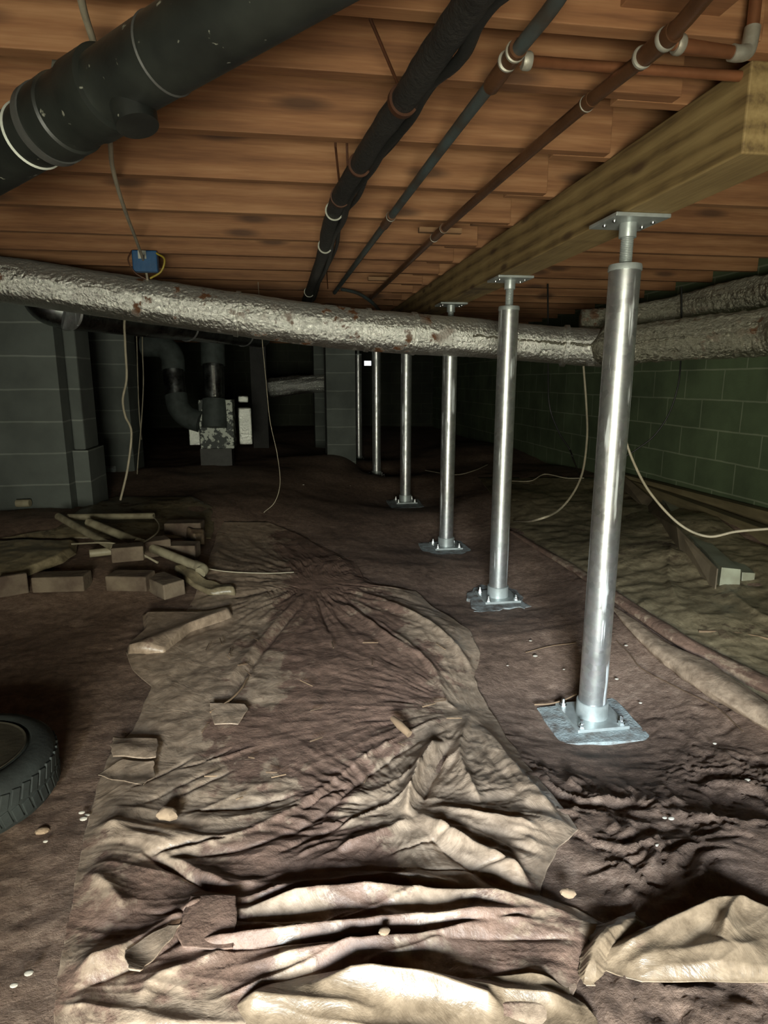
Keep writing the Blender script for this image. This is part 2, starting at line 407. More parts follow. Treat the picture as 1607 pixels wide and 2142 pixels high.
# ------------------------------------------------------------------ setting
XL, XR, YB, YF = -4.4, 2.87, 12.5, -.5
ZC = 1.945; ZJ = 1.71
def grid_obj(name, X, Y, Z, mat, attr=None, kind=None, thick=0.):
    """quad grid from 2D arrays"""
    r, c = X.shape; V = np.stack([X, Y, Z], -1).reshape(-1, 3)
    i = np.arange((r-1)*c).reshape(r-1, c)[:, :-1].ravel()
    Fq = np.stack([i, i+1, i+c+1, i+c], -1)
    me = bpy.data.meshes.new(name); me.from_pydata(V.tolist(), [], Fq.tolist())
    if attr is not None:
        a = me.attributes.new('mud', 'FLOAT', 'POINT'); a.data.foreach_set('value', attr.ravel().astype(np.float32))
    me.polygons.foreach_set('use_smooth', [True]*len(me.polygons)); me.materials.append(mat); me.update()
    if me.polygons[0].normal.z < 0: me.flip_normals()
    o = bpy.data.objects.new(name, me); COL.objects.link(o)
    if thick:
        s = o.modifiers.new('thickness', 'SOLIDIFY'); s.thickness = thick; s.offset = -1
    if kind: o['kind'] = kind
    return o
def spaced(a, b, fine, d0, k):
    """coordinates fine (d0) inside [fine0,fine1], growing outside"""
    lo, hi = fine; c = list(np.arange(lo, hi, d0)); d = d0; x = c[-1]
    while x < b: d = min(d*k, .25); x += d; c.append(min(x, b))
    d = d0; x = lo; pre = []
    while x > a: d = min(d*k, .25); x -= d; pre.append(max(x, a))
    return np.array(pre[::-1]+c)
gx = spaced(XL-.1, XR+.1, (-1.0, 1.6), .0085, 1.03); gy = spaced(YF-1.2, YB+.1, (.62, 2.4), .0085, 1.022)
GX, GY_ = np.meshgrid(gx, gy)
grid_obj('floor', GX, GY_, ground(GX, GY_)+ground_detail(GX, GY_), M['mud'], kind='structure')
tag(MB().box(((XL+XR)/2, (YB+YF)/2, ZC+.01), (XR-XL+.4, YB-YF+.4, .02)).build('ceiling', M['plywood']), kind='structure')
# right wall: courses aligned with the photograph's mortar lines
pA = at_x(1607, 839.6, XR); pV = at_x(1543, 930, XR)
m = block('block_wall_right', (.105, .145, .074), (.22, .255, .165), ox=-(pV[1] % .406), oy=.203*10-(pA[2]))
tag(MB().box((XR+.1, (YB+YF)/2, ZC/2-.3), (.2, YB-YF+.4, ZC+.6)).build('wall_right', m), kind='structure')
tag(MB().box((XL-.1, (YB+YF)/2, ZC/2-.3), (.2, YB-YF+.4, ZC+.6)).build('wall_left', M['block_shaded']), kind='structure')
tag(MB().box(((XL+XR)/2, YB+.1, ZC/2-.3), (XR-XL+.4, .2, ZC+.6)).build('wall_back', M['block_shaded']), kind='structure')
dx0, dx1, dz0, dz1 = -.64, .66, .10, 1.03
f = MB()
f.box(((XL+dx0)/2, YF-.1, ZC/2-.3), (dx0-XL, .2, ZC+.6)); f.box(((XR+dx1)/2, YF-.1, ZC/2-.3), (XR-dx1, .2, ZC+.6))
f.box((0, YF-.1, (dz1+ZC)/2), (dx1-dx0, .2, ZC-dz1)); f.box((0, YF-.1, (dz0-.6)/2), (dx1-dx0, .2, dz0+.6))
tag(f.build('wall_front', M['block_wall']), kind='structure')

# ------------------------------------------------------------------ floor joists
ORD = ['nearest the camera', 'second from the camera', 'third from the camera', 'fourth from the camera', 'fifth from the camera', 'sixth from the camera', 'seventh from the camera', 'eighth from the camera', 'ninth from the camera']
YJ = [1.31, 1.56, 1.935, 2.347, 2.78, 3.24, 3.66, 4.08, 4.5]+[4.92+.42*i for i in range(17)]
for i, y in enumerate(YJ):
    xe = .955+random.uniform(-.02, .02)
    o = MB().box(((XL+xe)/2, y-.019, (ZJ+ZC)/2), (xe-XL, .038, ZC-ZJ)).build('floor_joist', M['joist'], bevel=.002)
    tag(o, ('orange-brown wooden floor joist left of the timber beam, ' + ORD[i]) if i < 9 else 'dark wooden floor joist far back beyond the foil duct, left of the beam', 'joist', 'floor joists left of the beam')
    o = MB().box(((XR+.80)/2, y+.021, (ZJ+ZC)/2), (XR-.80, .038, ZC-ZJ)).build('floor_joist', M['joist'], bevel=.002)
    tag(o, ('reddish wooden floor joist right of the timber beam, ' + ORD[i]) if i < 9 else 'dark wooden floor joist far back beyond the foil duct, right of the beam', 'joist', 'floor joists right of the beam')
# ------------------------------------------------------------------ carrying beam on the jack posts
BX0, BX1, BZ0, BZ1 = .98, 1.125, 1.53, 1.71
b = MB().box(((BX0+BX1)/2, (1.34+10.2)/2, (BZ0+BZ1)/2), (BX1-BX0, 10.2-1.34, BZ1-BZ0-.001)).build('support_beam', M['beam'], bevel=.004)
tag(b, 'thick yellowish treated timber beam carried on the row of steel posts', 'beam')

# ------------------------------------------------------------------ steel jack posts
def make_post(x, y, zb, label):
    root = empty('jack_post', (x, y, zb), label, 'jack post', 'steel jack posts under the beam')
    R = .0475; zt = BZ0
    MB().box((x, y, zb+.006), (.19, .19, .012)).build('base_plate', M['plate'], root, bevel=.002)
    MB().lathe([(.055, .012), (.055, .066), (.053, .068), (.0485, .068), (.0485, .014)], (x, y, zb), seg=40).build('base_socket', M['plate'], root, smooth=True)
    for sx in (-1, 1):
        for sy in (-1, 1):
            q = MB(); c = (x+sx*.074, y+sy*.074-(.0), zb+.012)
            q.lathe([(.014, 0), (.014, .003), (.011, .003), (.011, .012), (.006, .012), (.006, .026), (.004, .028)], c, seg=6)
            q.build('anchor_bolt', M['bolt'], root)
    top = zt-.142
    MB().lathe([(R-.003, .02), (R, .02), (R, top-zb), (R-.006, top-zb)], (x, y, zb), seg=56).build('tube', M['galv'], root, smooth=True)
    MB().lathe([(R+.003, top-zb-.006), (R+.003, top-zb+.004), (R+.001, top-zb+.012), (.024, top-zb+.014), (.0, top-zb+.014)], (x, y, zb), seg=40).build('tube_cap', M['plate'], root, smooth=True)
    pr = []; z = top-zb+.012; zz = zt-zb-.05
    while z < zz: pr += [(.0175, z), (.0195, z+.002), (.0175, z+.004)]; z += .005
    MB().lathe(pr, (x, y, zb), seg=24).build('threaded_rod', M['plate'], root, smooth=True, angle=80)
    MB().lathe([(.025, zt-zb-.052), (.026, zt-zb-.05), (.026, zt-zb-.011)], (x, y, zb), seg=32).build('top_socket', M['plate'], root, smooth=True)
    tp = MB().box((x, y, zt-.006), (.172, .172, .011)).build('top_plate', M['plate'], root, bevel=.002)
    for sx in (-1, 1):
        for k in (-1, 1):
            MB().lathe([(.0, -.007), (.006, -.005), (.007, 0)], (x+sx*.062+.0, y+k*.03, zt-.0115), seg=12).build('plate_screw', M['bolt'], tp, smooth=True)
    return root
def base_z(px, py, Y):       # height of the base seen at that pixel, for a post standing at depth Y
    return at_y(px, py, Y)
posts = POSTS
PL = ['closest and tallest bright galvanized jack post, standing at right on a concrete pad', 'second galvanized jack post from the camera, on a pad ringed with grey powder',
      'third galvanized jack post from the camera, its top passing behind the foil duct', 'fourth galvanized jack post from the camera, on a dark concrete pad',
      'fifth galvanized jack post from the camera, thin in the dark', 'farthest thin jack post, beside the distant block pier']
PX = []
for (p, Y), lb in zip(posts, PL):
    q = base_z(p[0], p[1], Y)
    x = 1.05 if Y > 3.5 else (1.035 if Y < 2 else 1.05)
    x = float(q[0]); PX.append((x, Y, float(q[2])))
    make_post(x, Y, float(q[2]), lb)
print('POSTS', PX)
def pad(px, zt, h, mat, label, name='concrete_pad', jit=.0, n=1):
    P = [at_z(x, y, zt) for x, y in px]; Q = []
    for i in range(len(P)):
        a, b_ = P[i], P[(i+1) % len(P)]
        for k in range(n):
            t = k/n; q = a+(b_-a)*t; Q.append((q[0]+random.uniform(-jit, jit), q[1]+random.uniform(-jit, jit)))
    if sum(Q[i][0]*Q[(i+1) % len(Q)][1]-Q[(i+1) % len(Q)][0]*Q[i][1] for i in range(len(Q))) < 0: Q = Q[::-1]
    return tag(MB().prism(Q, zt-h, zt).build(name, mat, bevel=.003), label, 'concrete pad')
z1 = PX[0][2]; z2 = PX[1][2]; z3 = PX[2][2]; z4 = PX[3][2]
pad([(1124, 1480), (1286, 1459), (1368, 1548), (1174, 1556)], z1, .06, M['concrete'], 'square grey concrete pad under the closest jack post', jit=.003, n=6)
pad([(972, 1247), (1010, 1222), (1082, 1228), (1108, 1270), (1060, 1272), (1000, 1280)], z2, .05, M['concrete_dusty'], 'powdery grey concrete pad under the second jack post', jit=.02, n=6)
pad([(876, 1136), (962, 1130), (998, 1160), (893, 1172)], z3, .06, M['concrete'], 'grey concrete pad under the third jack post', jit=.004, n=4)
pad([(808, 1046), (875, 1044), (888, 1060), (820, 1064)], z4, .06, M['concrete'], 'dim concrete pad under the fourth jack post', jit=.004, n=4)

# ------------------------------------------------------------------ block piers
def pier(x0, x1, y0, d, z0, label, zo, foot=0, side=None):
    root = empty('block_pier', ((x0+x1)/2, y0+d/2, z0), label, 'block pier', 'concrete block piers')
    m_ = block('pier_blocks', (.125, .140, .128), (.22, .24, .215), bw=6.2, off=0, ox=3.1, oy=.203*20-zo)
    MB().box(((x0+x1)/2, y0+d/2, (z0+ZJ)/2-.1), (x1-x0, d, ZJ-z0+.2)).build('blockwork', m_, root, bevel=.003)
    return root, m_
p1a = at_y(2, 1060, 4.27); p1b = at_y(150, 1060, 4.27); zl = at_y(100, 947, 4.27)[2]
r1, m1 = pier(-2.05, p1b[0], 4.27, .40, p1b[2]-.05, 'nearest grey concrete block pier at left, behind the foil duct', zl)
q0 = at_y(158, 1050, 4.35)
MB().box((p1b[0]+.052, 4.56, (q0[2]+zl)/2-.05), (.10, .36, zl-q0[2]+.1)).build('footing_block', m1, r1, bevel=.003)
MB().box((p1b[0]+.042, 4.56, (zl+ZJ)/2), (.075, .30, ZJ-zl)).build('pilaster', m1, r1, bevel=.012)
a_ = at_y(186, 985, 5.95); b_ = at_y(282, 985, 5.95); pier(a_[0], b_[0], 5.95, .4, a_[2]-.05, 'dim second block pier at left, right behind the hanging white cable', at_y(240, 905, 5.95)[2])
a_ = at_y(685, 940, 7.2); b_ = at_y(745, 940, 7.2); pier(a_[0], b_[0], 7.2, .4, a_[2]-.05, 'distant block pier in the middle, left of the farthest jack post', at_y(715, 892, 7.2)[2])
a_ = at_y(660, 920, 9.2); pier(a_[0], a_[0]+.22, 9.2, .4, a_[2]-.05, 'farthest dark block pier half hidden by the middle pier', a_[2])
a_ = at_y(530, 900, 8.3); b_ = at_y(562, 900, 8.3)
tag(MB().box(((a_[0]+b_[0])/2, 8.3, .9), (b_[0]-a_[0], .12, 1.62)).build('wooden_post', M['insul']), 'dark wooden post standing right of the furnace unit', 'post')

# ------------------------------------------------------------------ foil wrapped ducts
def crumple(amp, fx, seed, ring=.0):
    def fn(L, a):
        n = float(fbm(L*fx+seed, a*2.2+seed, 3)) ; n2 = float(perlin(L*38+seed, a*1.1))
        return 1+amp*n+ring*n2
    return fn
def foil_duct(name, px, r, mat, label, n=26, seg=64, amp=.03, ring=.016, seed=1.):
    P = [at_d(x, y, Z) for x, y, Z in px]; C_ = spline(P, n)
    root = empty(name, C_[0], label, 'duct')
    rr = r if not hasattr(r, '__len__') else list(np.interp(np.linspace(0, 1, len(C_)), np.linspace(0, 1, len(r)), r))
    MB().tube(C_, rr, seg, True, crumple(amp, 3.2, seed, ring)).build('foil_jacket', mat, root, smooth=True, angle=180)
    return root, C_
main, C0 = foil_duct('foil_duct', [(-130, 568, 3.20), (0, 584, 3.3), (350, 636, 3.46), (700, 684, 3.62), (1000, 708, 3.8), (1160, 722, 3.85), (1262, 728, 3.8)], [.119, .119, .119, .119, .115, .11, .112], M['foil'], 'long sagging foil-wrapped duct crossing the photo from the left edge', n=34)
def duct_seam(root, C, off, r0, f0=0., f1=1., mat='foil_dull'):
    k0, k1 = int(f0*(len(C)-1)), int(f1*(len(C)-1)); P = []
    for i in range(k0, k1):
        c = np.array(C[i]); d = O-c; d /= np.linalg.norm(d)
        P.append(c+d*r0*math.cos(off)+np.array([0, 0, 1])*(r0*math.sin(off))+np.array([random.uniform(-.006, .006) for _ in range(3)]))
    return MB().tube(P, [.006+.004*random.random() for _ in P], 6).build('seam', M[mat], root, smooth=True)
duct_seam(main, C0, .12, .118, .66, .98)
for (x, y, Z) in [(765, 690, 3.66), (860, 699, 3.70), (500, 658, 3.53), (1180, 724, 3.85)]:
    c = at_d(x, y, Z); k = min(range(len(C0)), key=lambda i: np.linalg.norm(np.array(C0[i])-c)); i2 = min(k+1, len(C0)-1)
    d = Vector(C0[i2]-C0[k-1]).normalized()
    MB().lathe([(.118, -.014), (.125, -.012), (.126, .012), (.118, .014)], C0[k], d, 40).build('tape_band', M['foil'], main, smooth=True)
jc = at_d(1298, 722, 3.72)
V = []; jm = MB()
prof = [(.0, -.17), (.075, -.15), (.118, -.09), (.13, 0), (.12, .08), (.085, .14), (.0, .16)]
jm.lathe([(r*(1+.0), h) for r, h in prof], jc, (1, -.1, .0), 48)
jm.v = [tuple(np.array(v)+(np.array(v)-jc)*(.16*float(fbm(v[0]*13+v[1]*7, v[2]*13+v[1]*5, 4, .6)))) for v in jm.v]
j = jm.build('wrapped_joint', M['foil_dull'], main, smooth=True, angle=180)
rd, C1 = foil_duct('foil_duct', [(1310, 722, 3.68), (1400, 714, 3.58), (1500, 704, 3.46), (1610, 695, 3.30), (1700, 687, 3.05)], [.108, .115, .12, .122, .125], M['foil_dull'], 'dull foil duct leaving the joint toward the right edge, in front', ring=.05, amp=.06, seed=9.)
duct_seam(rd, C1, .10, .122, .03, .99)
ru, C2 = foil_duct('foil_duct', [(1215, 668, 4.05), (1300, 666, 4.02), (1400, 652, 3.96), (1500, 628, 3.72), (1620, 608, 3.42), (1700, 594, 3.2)], [.06, .075, .085, .092, .095, .098], M['foil_dull'], 'thinner dull foil duct rising to the right edge above the other duct', ring=.05, amp=.07, seed=21.)
_, C3 = foil_duct('foil_duct', [(562, 812, 9.0), (620, 806, 9.0), (700, 800, 9.0)], .13, M['foil_clean'], 'distant foil duct glinting in the dark left of the middle pier', n=14, amp=.09, ring=.06, seed=4)

# ------------------------------------------------------------------ round metal duct run and furnace at the back left
run = empty('round_duct', at_d(90, 650, 3.88), 'dark round metal duct with an elbow, running back under the foil duct', 'duct')
P = spline([at_d(78, 560, 3.70), at_d(84, 600, 3.70), at_d(98, 634, 3.70), at_d(140, 650, 3.74)], 8)
MB().tube(P, .115, 28).build('elbow', M['duct'], run, smooth=True)
A = at_d(140, 650, 3.74); B = at_d(545, 702, 6.0)
MB().tube([A+(B-A)*t for t in np.linspace(0, 1, 12)], .112, 32).build('straight_pipe', M['duct'], run, smooth=True)
d = (B-A)/np.linalg.norm(B-A)
for q in (A, A+(B-A)*.5, A+(B-A)*.86): MB().lathe([(.112, -.012), (.119, 0), (.112, .012)], q, d, 36).build('joint_ring', M['galv'], run, smooth=True)
ZF = 6.35
furn = empty('furnace_unit', at_d(452, 940, ZF), 'small mottled white furnace cabinet with vertical duct pipes, back left', 'furnace')
def fbox(x0, y0, x1, y1, Z, dep): 
    a, b2 = at_d(x0, y0, Z), at_d(x1, y1, Z); yy = (a[1]+b2[1])/2
    return MB().box(((a[0]+b2[0])/2, yy+dep/2, (a[2]+b2[2])/2), (b2[0]-a[0], dep, abs(a[2]-b2[2])))
fbox(420, 938, 486, 990, ZF+.05, .25).build('base_stand', M['dark_metal'], furn)
fbox(416, 836, 489, 940, ZF, .32).build('cabinet', M['white_box'], furn, bevel=.008)
MB().tube([at_d(449, 895, ZF-.0), at_d(449, 836, ZF)], .125, 28).build('collar', M['duct_tape'], furn, smooth=True)
MB().tube([at_d(448, 840, ZF+.1), at_d(446, 762, ZF+.1)], .108, 28).build('supply_pipe', M['duct'], furn, smooth=True)
MB().tube([at_d(446, 764, ZF+.1), at_d(444, 690, ZF+.1)], .122, 28).build('upper_collar', M['duct_tape'], furn, smooth=True)
MB().beam(at_d(449.5, 838, ZF-.012), at_d(445.5, 764, ZF-.012), .03, .006).build('foil_tape', M['foil_clean'], furn)
MB().tube(spline([at_d(300, 722, ZF), at_d(340, 725, ZF), at_d(360, 745, ZF), at_d(363, 775, ZF)], 6), .115, 28).build('return_elbow', M['duct_tape'], furn, smooth=True)
MB().tube([at_d(362, 768, ZF), at_d(368, 828, ZF)], .105, 28).build('return_pipe', M['duct'], furn, smooth=True)
MB().tube(spline([at_d(368, 826, ZF), at_d(374, 852, ZF), at_d(392, 872, ZF), at_d(420, 882, ZF)], 6), .112, 28).build('lower_elbow', M['duct_tape'], furn, smooth=True)
def turned(m_, deg):
    c_ = np.mean(np.array(m_.v), 0); R_ = np.array(Matrix.Rotation(math.radians(-deg), 3, 'Z')); m_.v = [tuple(R_@(np.array(v_)-c_)+c_) for v_ in m_.v]; return m_
fl = foil('foil_panel', (.95, .97, .9), .38, 0., .6, 0.)
turned(fbox(392, 888, 415, 932, ZF+.02, .2), -9).build('insulation_panel', fl, furn, bevel=.008)
turned(fbox(497, 853, 526, 931, ZF+.02, .2), -5.6).build('insulation_panel', fl, furn, bevel=.012)
turned(fbox(497, 828, 518, 842, ZF+.06, .15), -5.6).build('insulation_panel', fl, furn, bevel=.012)

# foundation vent letting daylight in at the back
v = at_y(769, 760, YB); vent = empty('foundation_vent', v, 'small bright foundation vent in the far dark wall', 'vent')
MB().box((v[0], YB-.02, v[2]), (.13, .03, .09)).build('vent_opening', M['vent'], vent)
fr = MB(); fr.box((v[0], YB-.025, v[2]+.055), (.18, .05, .02)); fr.box((v[0], YB-.025, v[2]-.055), (.18, .05, .02)); fr.box((v[0]-.08, YB-.025, v[2]), (.02, .05, .12)); fr.box((v[0]+.08, YB-.025, v[2]), (.02, .05, .12))
fr.build('vent_frame', M['dark_metal'], vent)

# ------------------------------------------------------------------ pipes below the joists
drain = empty('drain_pipe', at_d(150, 250, 1.2), 'large black plastic drain pipe crossing the upper left corner', 'pipe')
A = at_d(-160, 425, 1.46); B = at_d(640, -70, .80); B = A+(B-A)*1.4
L = np.linalg.norm(B-A); d = (B-A)/L
def along(x):     # point of the axis whose image column is x
    lo, hi = 0., 1.
    for _ in range(40):
        m_ = (lo+hi)/2; p = A+(B-A)*m_-O; sx = CX+F*(p@RT)/(p@FW)
        if sx < x: lo = m_
        else: hi = m_
    return A+(B-A)*lo
MB().tube([A, B], .0572, 48).build('pipe', M['abs'], drain, smooth=True)
hub0 = along(105); hub1 = along(232)
h = np.linalg.norm(hub1-hub0)
cp = MB().lathe([(.0575, 0), (.066, .002), (.067, h*.34), (.063, h*.36), (.063, h*.64), (.067, h*.67), (.066, h-.002), (.0575, h)], hub0, d, 48).build('coupling', M['abs'], drain, smooth=True)
MB().lathe([(.0574, -.001), (.0600, 0), (.0574, .004)], along(70), d, 48).build('cement_ring', M['paper'], drain, smooth=True)
MB().lathe([(.0574, -.001), (.0590, 0), (.0574, .003)], along(345), d, 48).build('cement_ring', M['dark_metal'], drain, smooth=True)
c = along(262); s_ = np.cross(d, [0, 0, 1]); s_ /= np.linalg.norm(s_)
dnv = np.array([0, 0, -1.])+d*.3
MB().tube([c, c+dnv*.055+s_*.0, c+dnv*.078], [.036, .036, .034], 28).build('stub_outlet', M['abs'], drain, smooth=True)
c = along(112)
st = empty('pipe_strap', c, 'pale perforated metal strap holding up the black drain pipe', 'strap')
sp = at_z(120, 124, ZJ+.03); b2 = at_d(112, 205, 1.28)
MB().beam(sp, b2, .02, .0025).build('strap_tail', M['strap'], st)
MB().lathe([(.0665, -.009), (.069, -.009), (.069, .009), (.0665, .009)], along(108), d, 40).build('strap_loop', M['dark_metal'], st, smooth=True)
MB().lathe([(.004, 0), (.004, .004)], np.array(sp)*.8+np.array(b2)*.2-np.array([0, .006, 0]), (0, 1, 0), 10).build('strap_hole', M['black_cable'], st)

# insulated bundle
bp = [(1040, -90, 1.60), (985, 5, 1.615), (915, 105, 1.62), (858, 190, 1.625), (800, 270, 1.63), (752, 345, 1.635), (712, 412, 1.62), (690, 470, 1.63), (676, 530, 1.63), (655, 590, 1.61), (640, 628, 1.6)]
ins = empty('insulated_pipe', at_z(858, 190, 1.625), 'black foam insulated pipe bundled with cables, hung under the joists', 'pipe')
C_ = spline([at_z(*q) for q in bp], 8)
MB().tube(C_, [.0275*(1+.12*float(perlin(i*.31, 3.3))) for i in range(len(C_))], 24).build('foam_sleeve', M['insul'], ins, smooth=True)
C2_ = [np.array(p)+np.array([.030+.006*math.sin(i*.5), .0, -.012+.006*math.sin(i*.33)]) for i, p in enumerate(C_)]
MB().tube(C2_, .011, 12).build('bundled_cable', M['black_cable'], ins, smooth=True)
C3_ = [np.array(p)+np.array([.044+.008*math.sin(i*.41+1), .0, .004*math.cos(i*.6)]) for i, p in enumerate(C_)]
MB().tube(C3_, .008, 10).build('bundled_cable', M['insul'], ins, smooth=True)
def tie(k, mat='strap', r=.0305, w=.003, nm='cable_tie', par=ins):
    t = Vector(C_[k+1]-C_[k-1]).normalized()
    MB().lathe([(r, -w), (r+.0015, -w), (r+.0015, w), (r, w)], C_[k], t, 28).build(nm, M[mat], par, smooth=True)
tie(26, 'wire_brown', w=.008, nm='copper_hanger_ring'); tie(40, 'wire_brown'); tie(48, 'wire_brown', w=.005); tie(52, w=.0015); tie(62, w=.0015); tie(76, w=.0015)
for nm, p0, p1 in [('wire hanger, left one of the pair holding the black bundle', (702, 306, ZJ), (711, 392, 1.64)), ('wire hanger, right one of the pair holding the black bundle', (726, 306, ZJ), (728, 372, 1.64)),
                   ('dark wire hanger near the far end of the black bundle', (683, 560, ZJ), (686, 604, 1.62)), ('brown wire hanger above the ringed part of the black bundle', (775, 40, ZJ), (836, 184, 1.655))]:
    a, b2 = at_z(*p0), at_z(*p1)
    tag(MB().tube([a+np.array([0, 0, .08]), a, b2], .0035, 8).build('wire_hanger', M['wire_brown']), 'thin brown '+nm if nm.startswith('wire') else nm, 'wire hanger')

# weathered supply pipe with tee, brown copper pipe with tee
def ppipe(name, px, r, mat, label, rings=(), n=6):
    P = [at_z(*q) for q in px]; root = empty(name, P[0], label, 'pipe')
    MB().tube(spline(P, n), r, 24).build('pipe', M[mat], root, smooth=True)
    return root, P
bl, PB = ppipe('water_pipe', [(1200, -60, 1.66), (1155, 15, 1.66), (1070, 122, 1.66), (940, 290, 1.66), (815, 457, 1.66), (757, 535, 1.66), (700, 612, 1.66)], .0135, 'bluepipe', 'weathered blue-grey water pipe running under the joists beside the black bundle')
cu, PC = ppipe('water_pipe', [(1510, -50, 1.66), (1390, 85, 1.66), (1230, 215, 1.66), (1070, 352, 1.66), (925, 482, 1.66), (855, 548, 1.66), (775, 625, 1.66)], .0145, 'copper', 'brown copper water pipe nearest to the timber beam, running under the joists')
def ring(root, a, b2, r, mat, nm, w=.004):
    a = np.array(a); d_ = Vector(np.array(b2)-a).normalized()
    MB().lathe([(r-.002, -w), (r, -w*.6), (r, w*.6), (r-.002, w)], a, d_, 24).build(nm, M[mat], root, smooth=True)
def sleeve(root, a, b2, r, mat, nm='coupling'):
    MB().tube([a, b2], r, 24).build(nm, M[mat], root, smooth=True)
zz = 1.66
sleeve(bl, at_z(1085, 100, zz), at_z(1028, 180, zz), .0175, 'copper', 'tee_fitting')
ring(bl, at_z(1078, 108, zz), at_z(1028, 180, zz), .0195, 'solder', 'solder_ring'); ring(bl, at_z(1062, 128, zz), at_z(1028, 180, zz), .0195, 'solder', 'solder_ring')
sleeve(bl, at_z(820, 450, zz), at_z(804, 472, zz), .017, 'copper'); ring(bl, at_z(818, 453, zz), at_z(804, 472, zz), .0188, 'solder', 'solder_ring')
br = [at_z(1068, 122, zz), at_z(1105, 128, 1.672), at_z(1170, 133, 1.692), at_z(1300, 142, 1.692), at_z(1700, 170, 1.692)]
MB().tube(br, .0105, 20).build('branch_pipe', M['copper_bright'], bl, smooth=True)
ring(bl, at_z(1102, 127.5, zz), at_z(1300, 142, zz), .0165, 'solder', 'solder_ring', .009)
sleeve(cu, at_z(1412, 66, zz), at_z(1338, 128, zz), .0182, 'copper', 'tee_fitting')
ring(cu, at_z(1393, 82, zz), at_z(1338, 128, zz), .0205, 'solder', 'solder_ring', .006); ring(cu, at_z(1345, 120, zz), at_z(1338, 128, zz), .0205, 'solder', 'solder_ring', .005)
e0 = at_z(1388, 88, zz); e1 = at_z(1545, 112, zz); e2 = at_z(1588, 104, zz)
MB().tube([e0, e1], .0112, 20).build('branch_pipe', M['copper_bright'], cu, smooth=True)
ring(cu, at_z(1420, 93, zz), e1, .0175, 'solder', 'solder_ring', .008)
MB().tube(spline([at_z(1530, 110, zz), e1, e1+np.array([.022, .006, .008]), e1+np.array([.028, .008, .03]), e1+np.array([.03, .008, .05])], 6), .0145, 20).build('elbow_fitting', M['solder'], cu, smooth=True)
MB().tube([e1+np.array([.03, .008, .045]), e1+np.array([.03, .008, .24])], .0112, 20).build('riser_pipe', M['copper_bright'], cu, smooth=True)
sleeve(cu, at_z(1240, 207, zz), at_z(1222, 222, zz), .0165, 'copper'); ring(cu, at_z(1228, 217, zz), at_z(1222, 222, zz), .0178, 'solder', 'solder_ring', .002)
sleeve(cu, at_z(930, 477, zz), at_z(908, 498, zz), .0175, 'copper'); ring(cu, at_z(929, 478, zz), at_z(908, 498, zz), .0188, 'solder', 'solder_ring', .003); ring(cu, at_z(909, 497, zz), at_z(908, 500, zz), .0188, 'solder', 'solder_ring', .002)
for (x0, x1, y, nm) in [(876, 965, 481, 'small pale wood strip under a joist beside the copper pipe'), (770, 815, 583, 'tiny pale wood strip farther back, left of the copper pipe')]:
    a, b2 = at_z(x0, y, ZJ-.010), at_z(x1, y+3, ZJ-.010)
    tag(MB().box(((a[0]+b2[0])/2, a[1], ZJ-.010), (b2[0]-a[0], .03, .02)).build('wood_strip', M['plywood']), nm, 'wood strip')
# blocking at the top right
a, b2 = at_z(1300, 30, ZJ+.02), at_z(1520, 40, ZJ+.02)
tag(MB().box(((a[0]+b2[0])/2, 1.18, ZJ+.115), (b2[0]-a[0], .19, .16)).build('wood_blocking', M['joist'], bevel=.002), 'short wood blocking between joists in the top right corner', 'wood blocking')

# junction box with wires
jb = at_y(303, 546, 3.66-.09)
jx = empty('junction_box', jb, 'blue plastic junction box with a white label under the joists', 'junction box')
MB().box((jb[0], jb[1]+.02, jb[2]), (.125, .05, .105)).build('box_body', M['blue'], jx, bevel=.006)
MB().box((jb[0]-.01, jb[1]-.006, jb[2]+.03), (.04, .004, .04)).build('box_label', M['paper'], jx)
MB().tube(spline([jb+np.array([.06, 0, .04]), jb+np.array([.10, -.01, .01]), jb+np.array([.08, -.01, -.05]), jb+np.array([.02, 0, -.085])], 8), .005, 8).build('yellow_wire', M['yellow'], jx, smooth=True)
MB().tube(spline([jb+np.array([-.06, 0, .05]), jb+np.array([-.08, -.01, 0]), jb+np.array([-.05, -.01, -.06]), jb+np.array([-.0, 0, -.09])], 8), .004, 8).build('brown_wire', M['wire_brown'], jx, smooth=True)

# ------------------------------------------------------------------ cables
def cable(pts, r, mat, label, n=10, name='cable', cat='cable'):
    return tag(MB().tube(spline(pts, n), r, 10).build(name, M[mat], smooth=True), label, cat)
cable([at_z(158, -60, 1.70), at_z(176, 25, 1.70), at_z(202, 112, 1.70), at_z(222, 220, 1.70), at_z(231, 300, 1.69), at_z(236, 352, 1.68), at_z(258, 430, 1.66), at_z(286, 505, 1.66), at_z(302, 552, 1.66), at_d(309, 590, 3.40),
       at_d(306, 600, 3.72), at_d(285, 640, 3.78), at_d(262, 664, 3.74), at_d(262, 720, 3.72), at_d(265, 790, 3.72), at_d(257, 835, 3.72), at_d(262, 870, 3.72), at_d(275, 905, 3.72), at_d(267, 980, 3.75), at_d(252, 1046, 3.8)], .0068, 'white_cable',
      'long white cable hanging at left from the ceiling past the foil duct to the dirt')
cable([at_d(540, 590, 4.2), at_d(544, 650, 4.2), at_d(548, 705, 4.2), at_d(556, 790, 4.2), at_d(565, 880, 4.2), at_d(580, 950, 4.2), at_d(586, 1010, 4.2), at_d(575, 1050, 4.2), at_d(552, 1072, 4.2)], .0024, 'white_cable', 'very thin wire hanging in the dark below the middle of the foil duct')
cable([at_d(283, 655, 5.6), at_d(286, 708, 5.6), at_d(288, 780, 5.6), at_d(291, 860, 5.6), at_d(296, 920, 5.6)], .005, 'white_cable', 'dim cable hanging along the right edge of the second block pier')
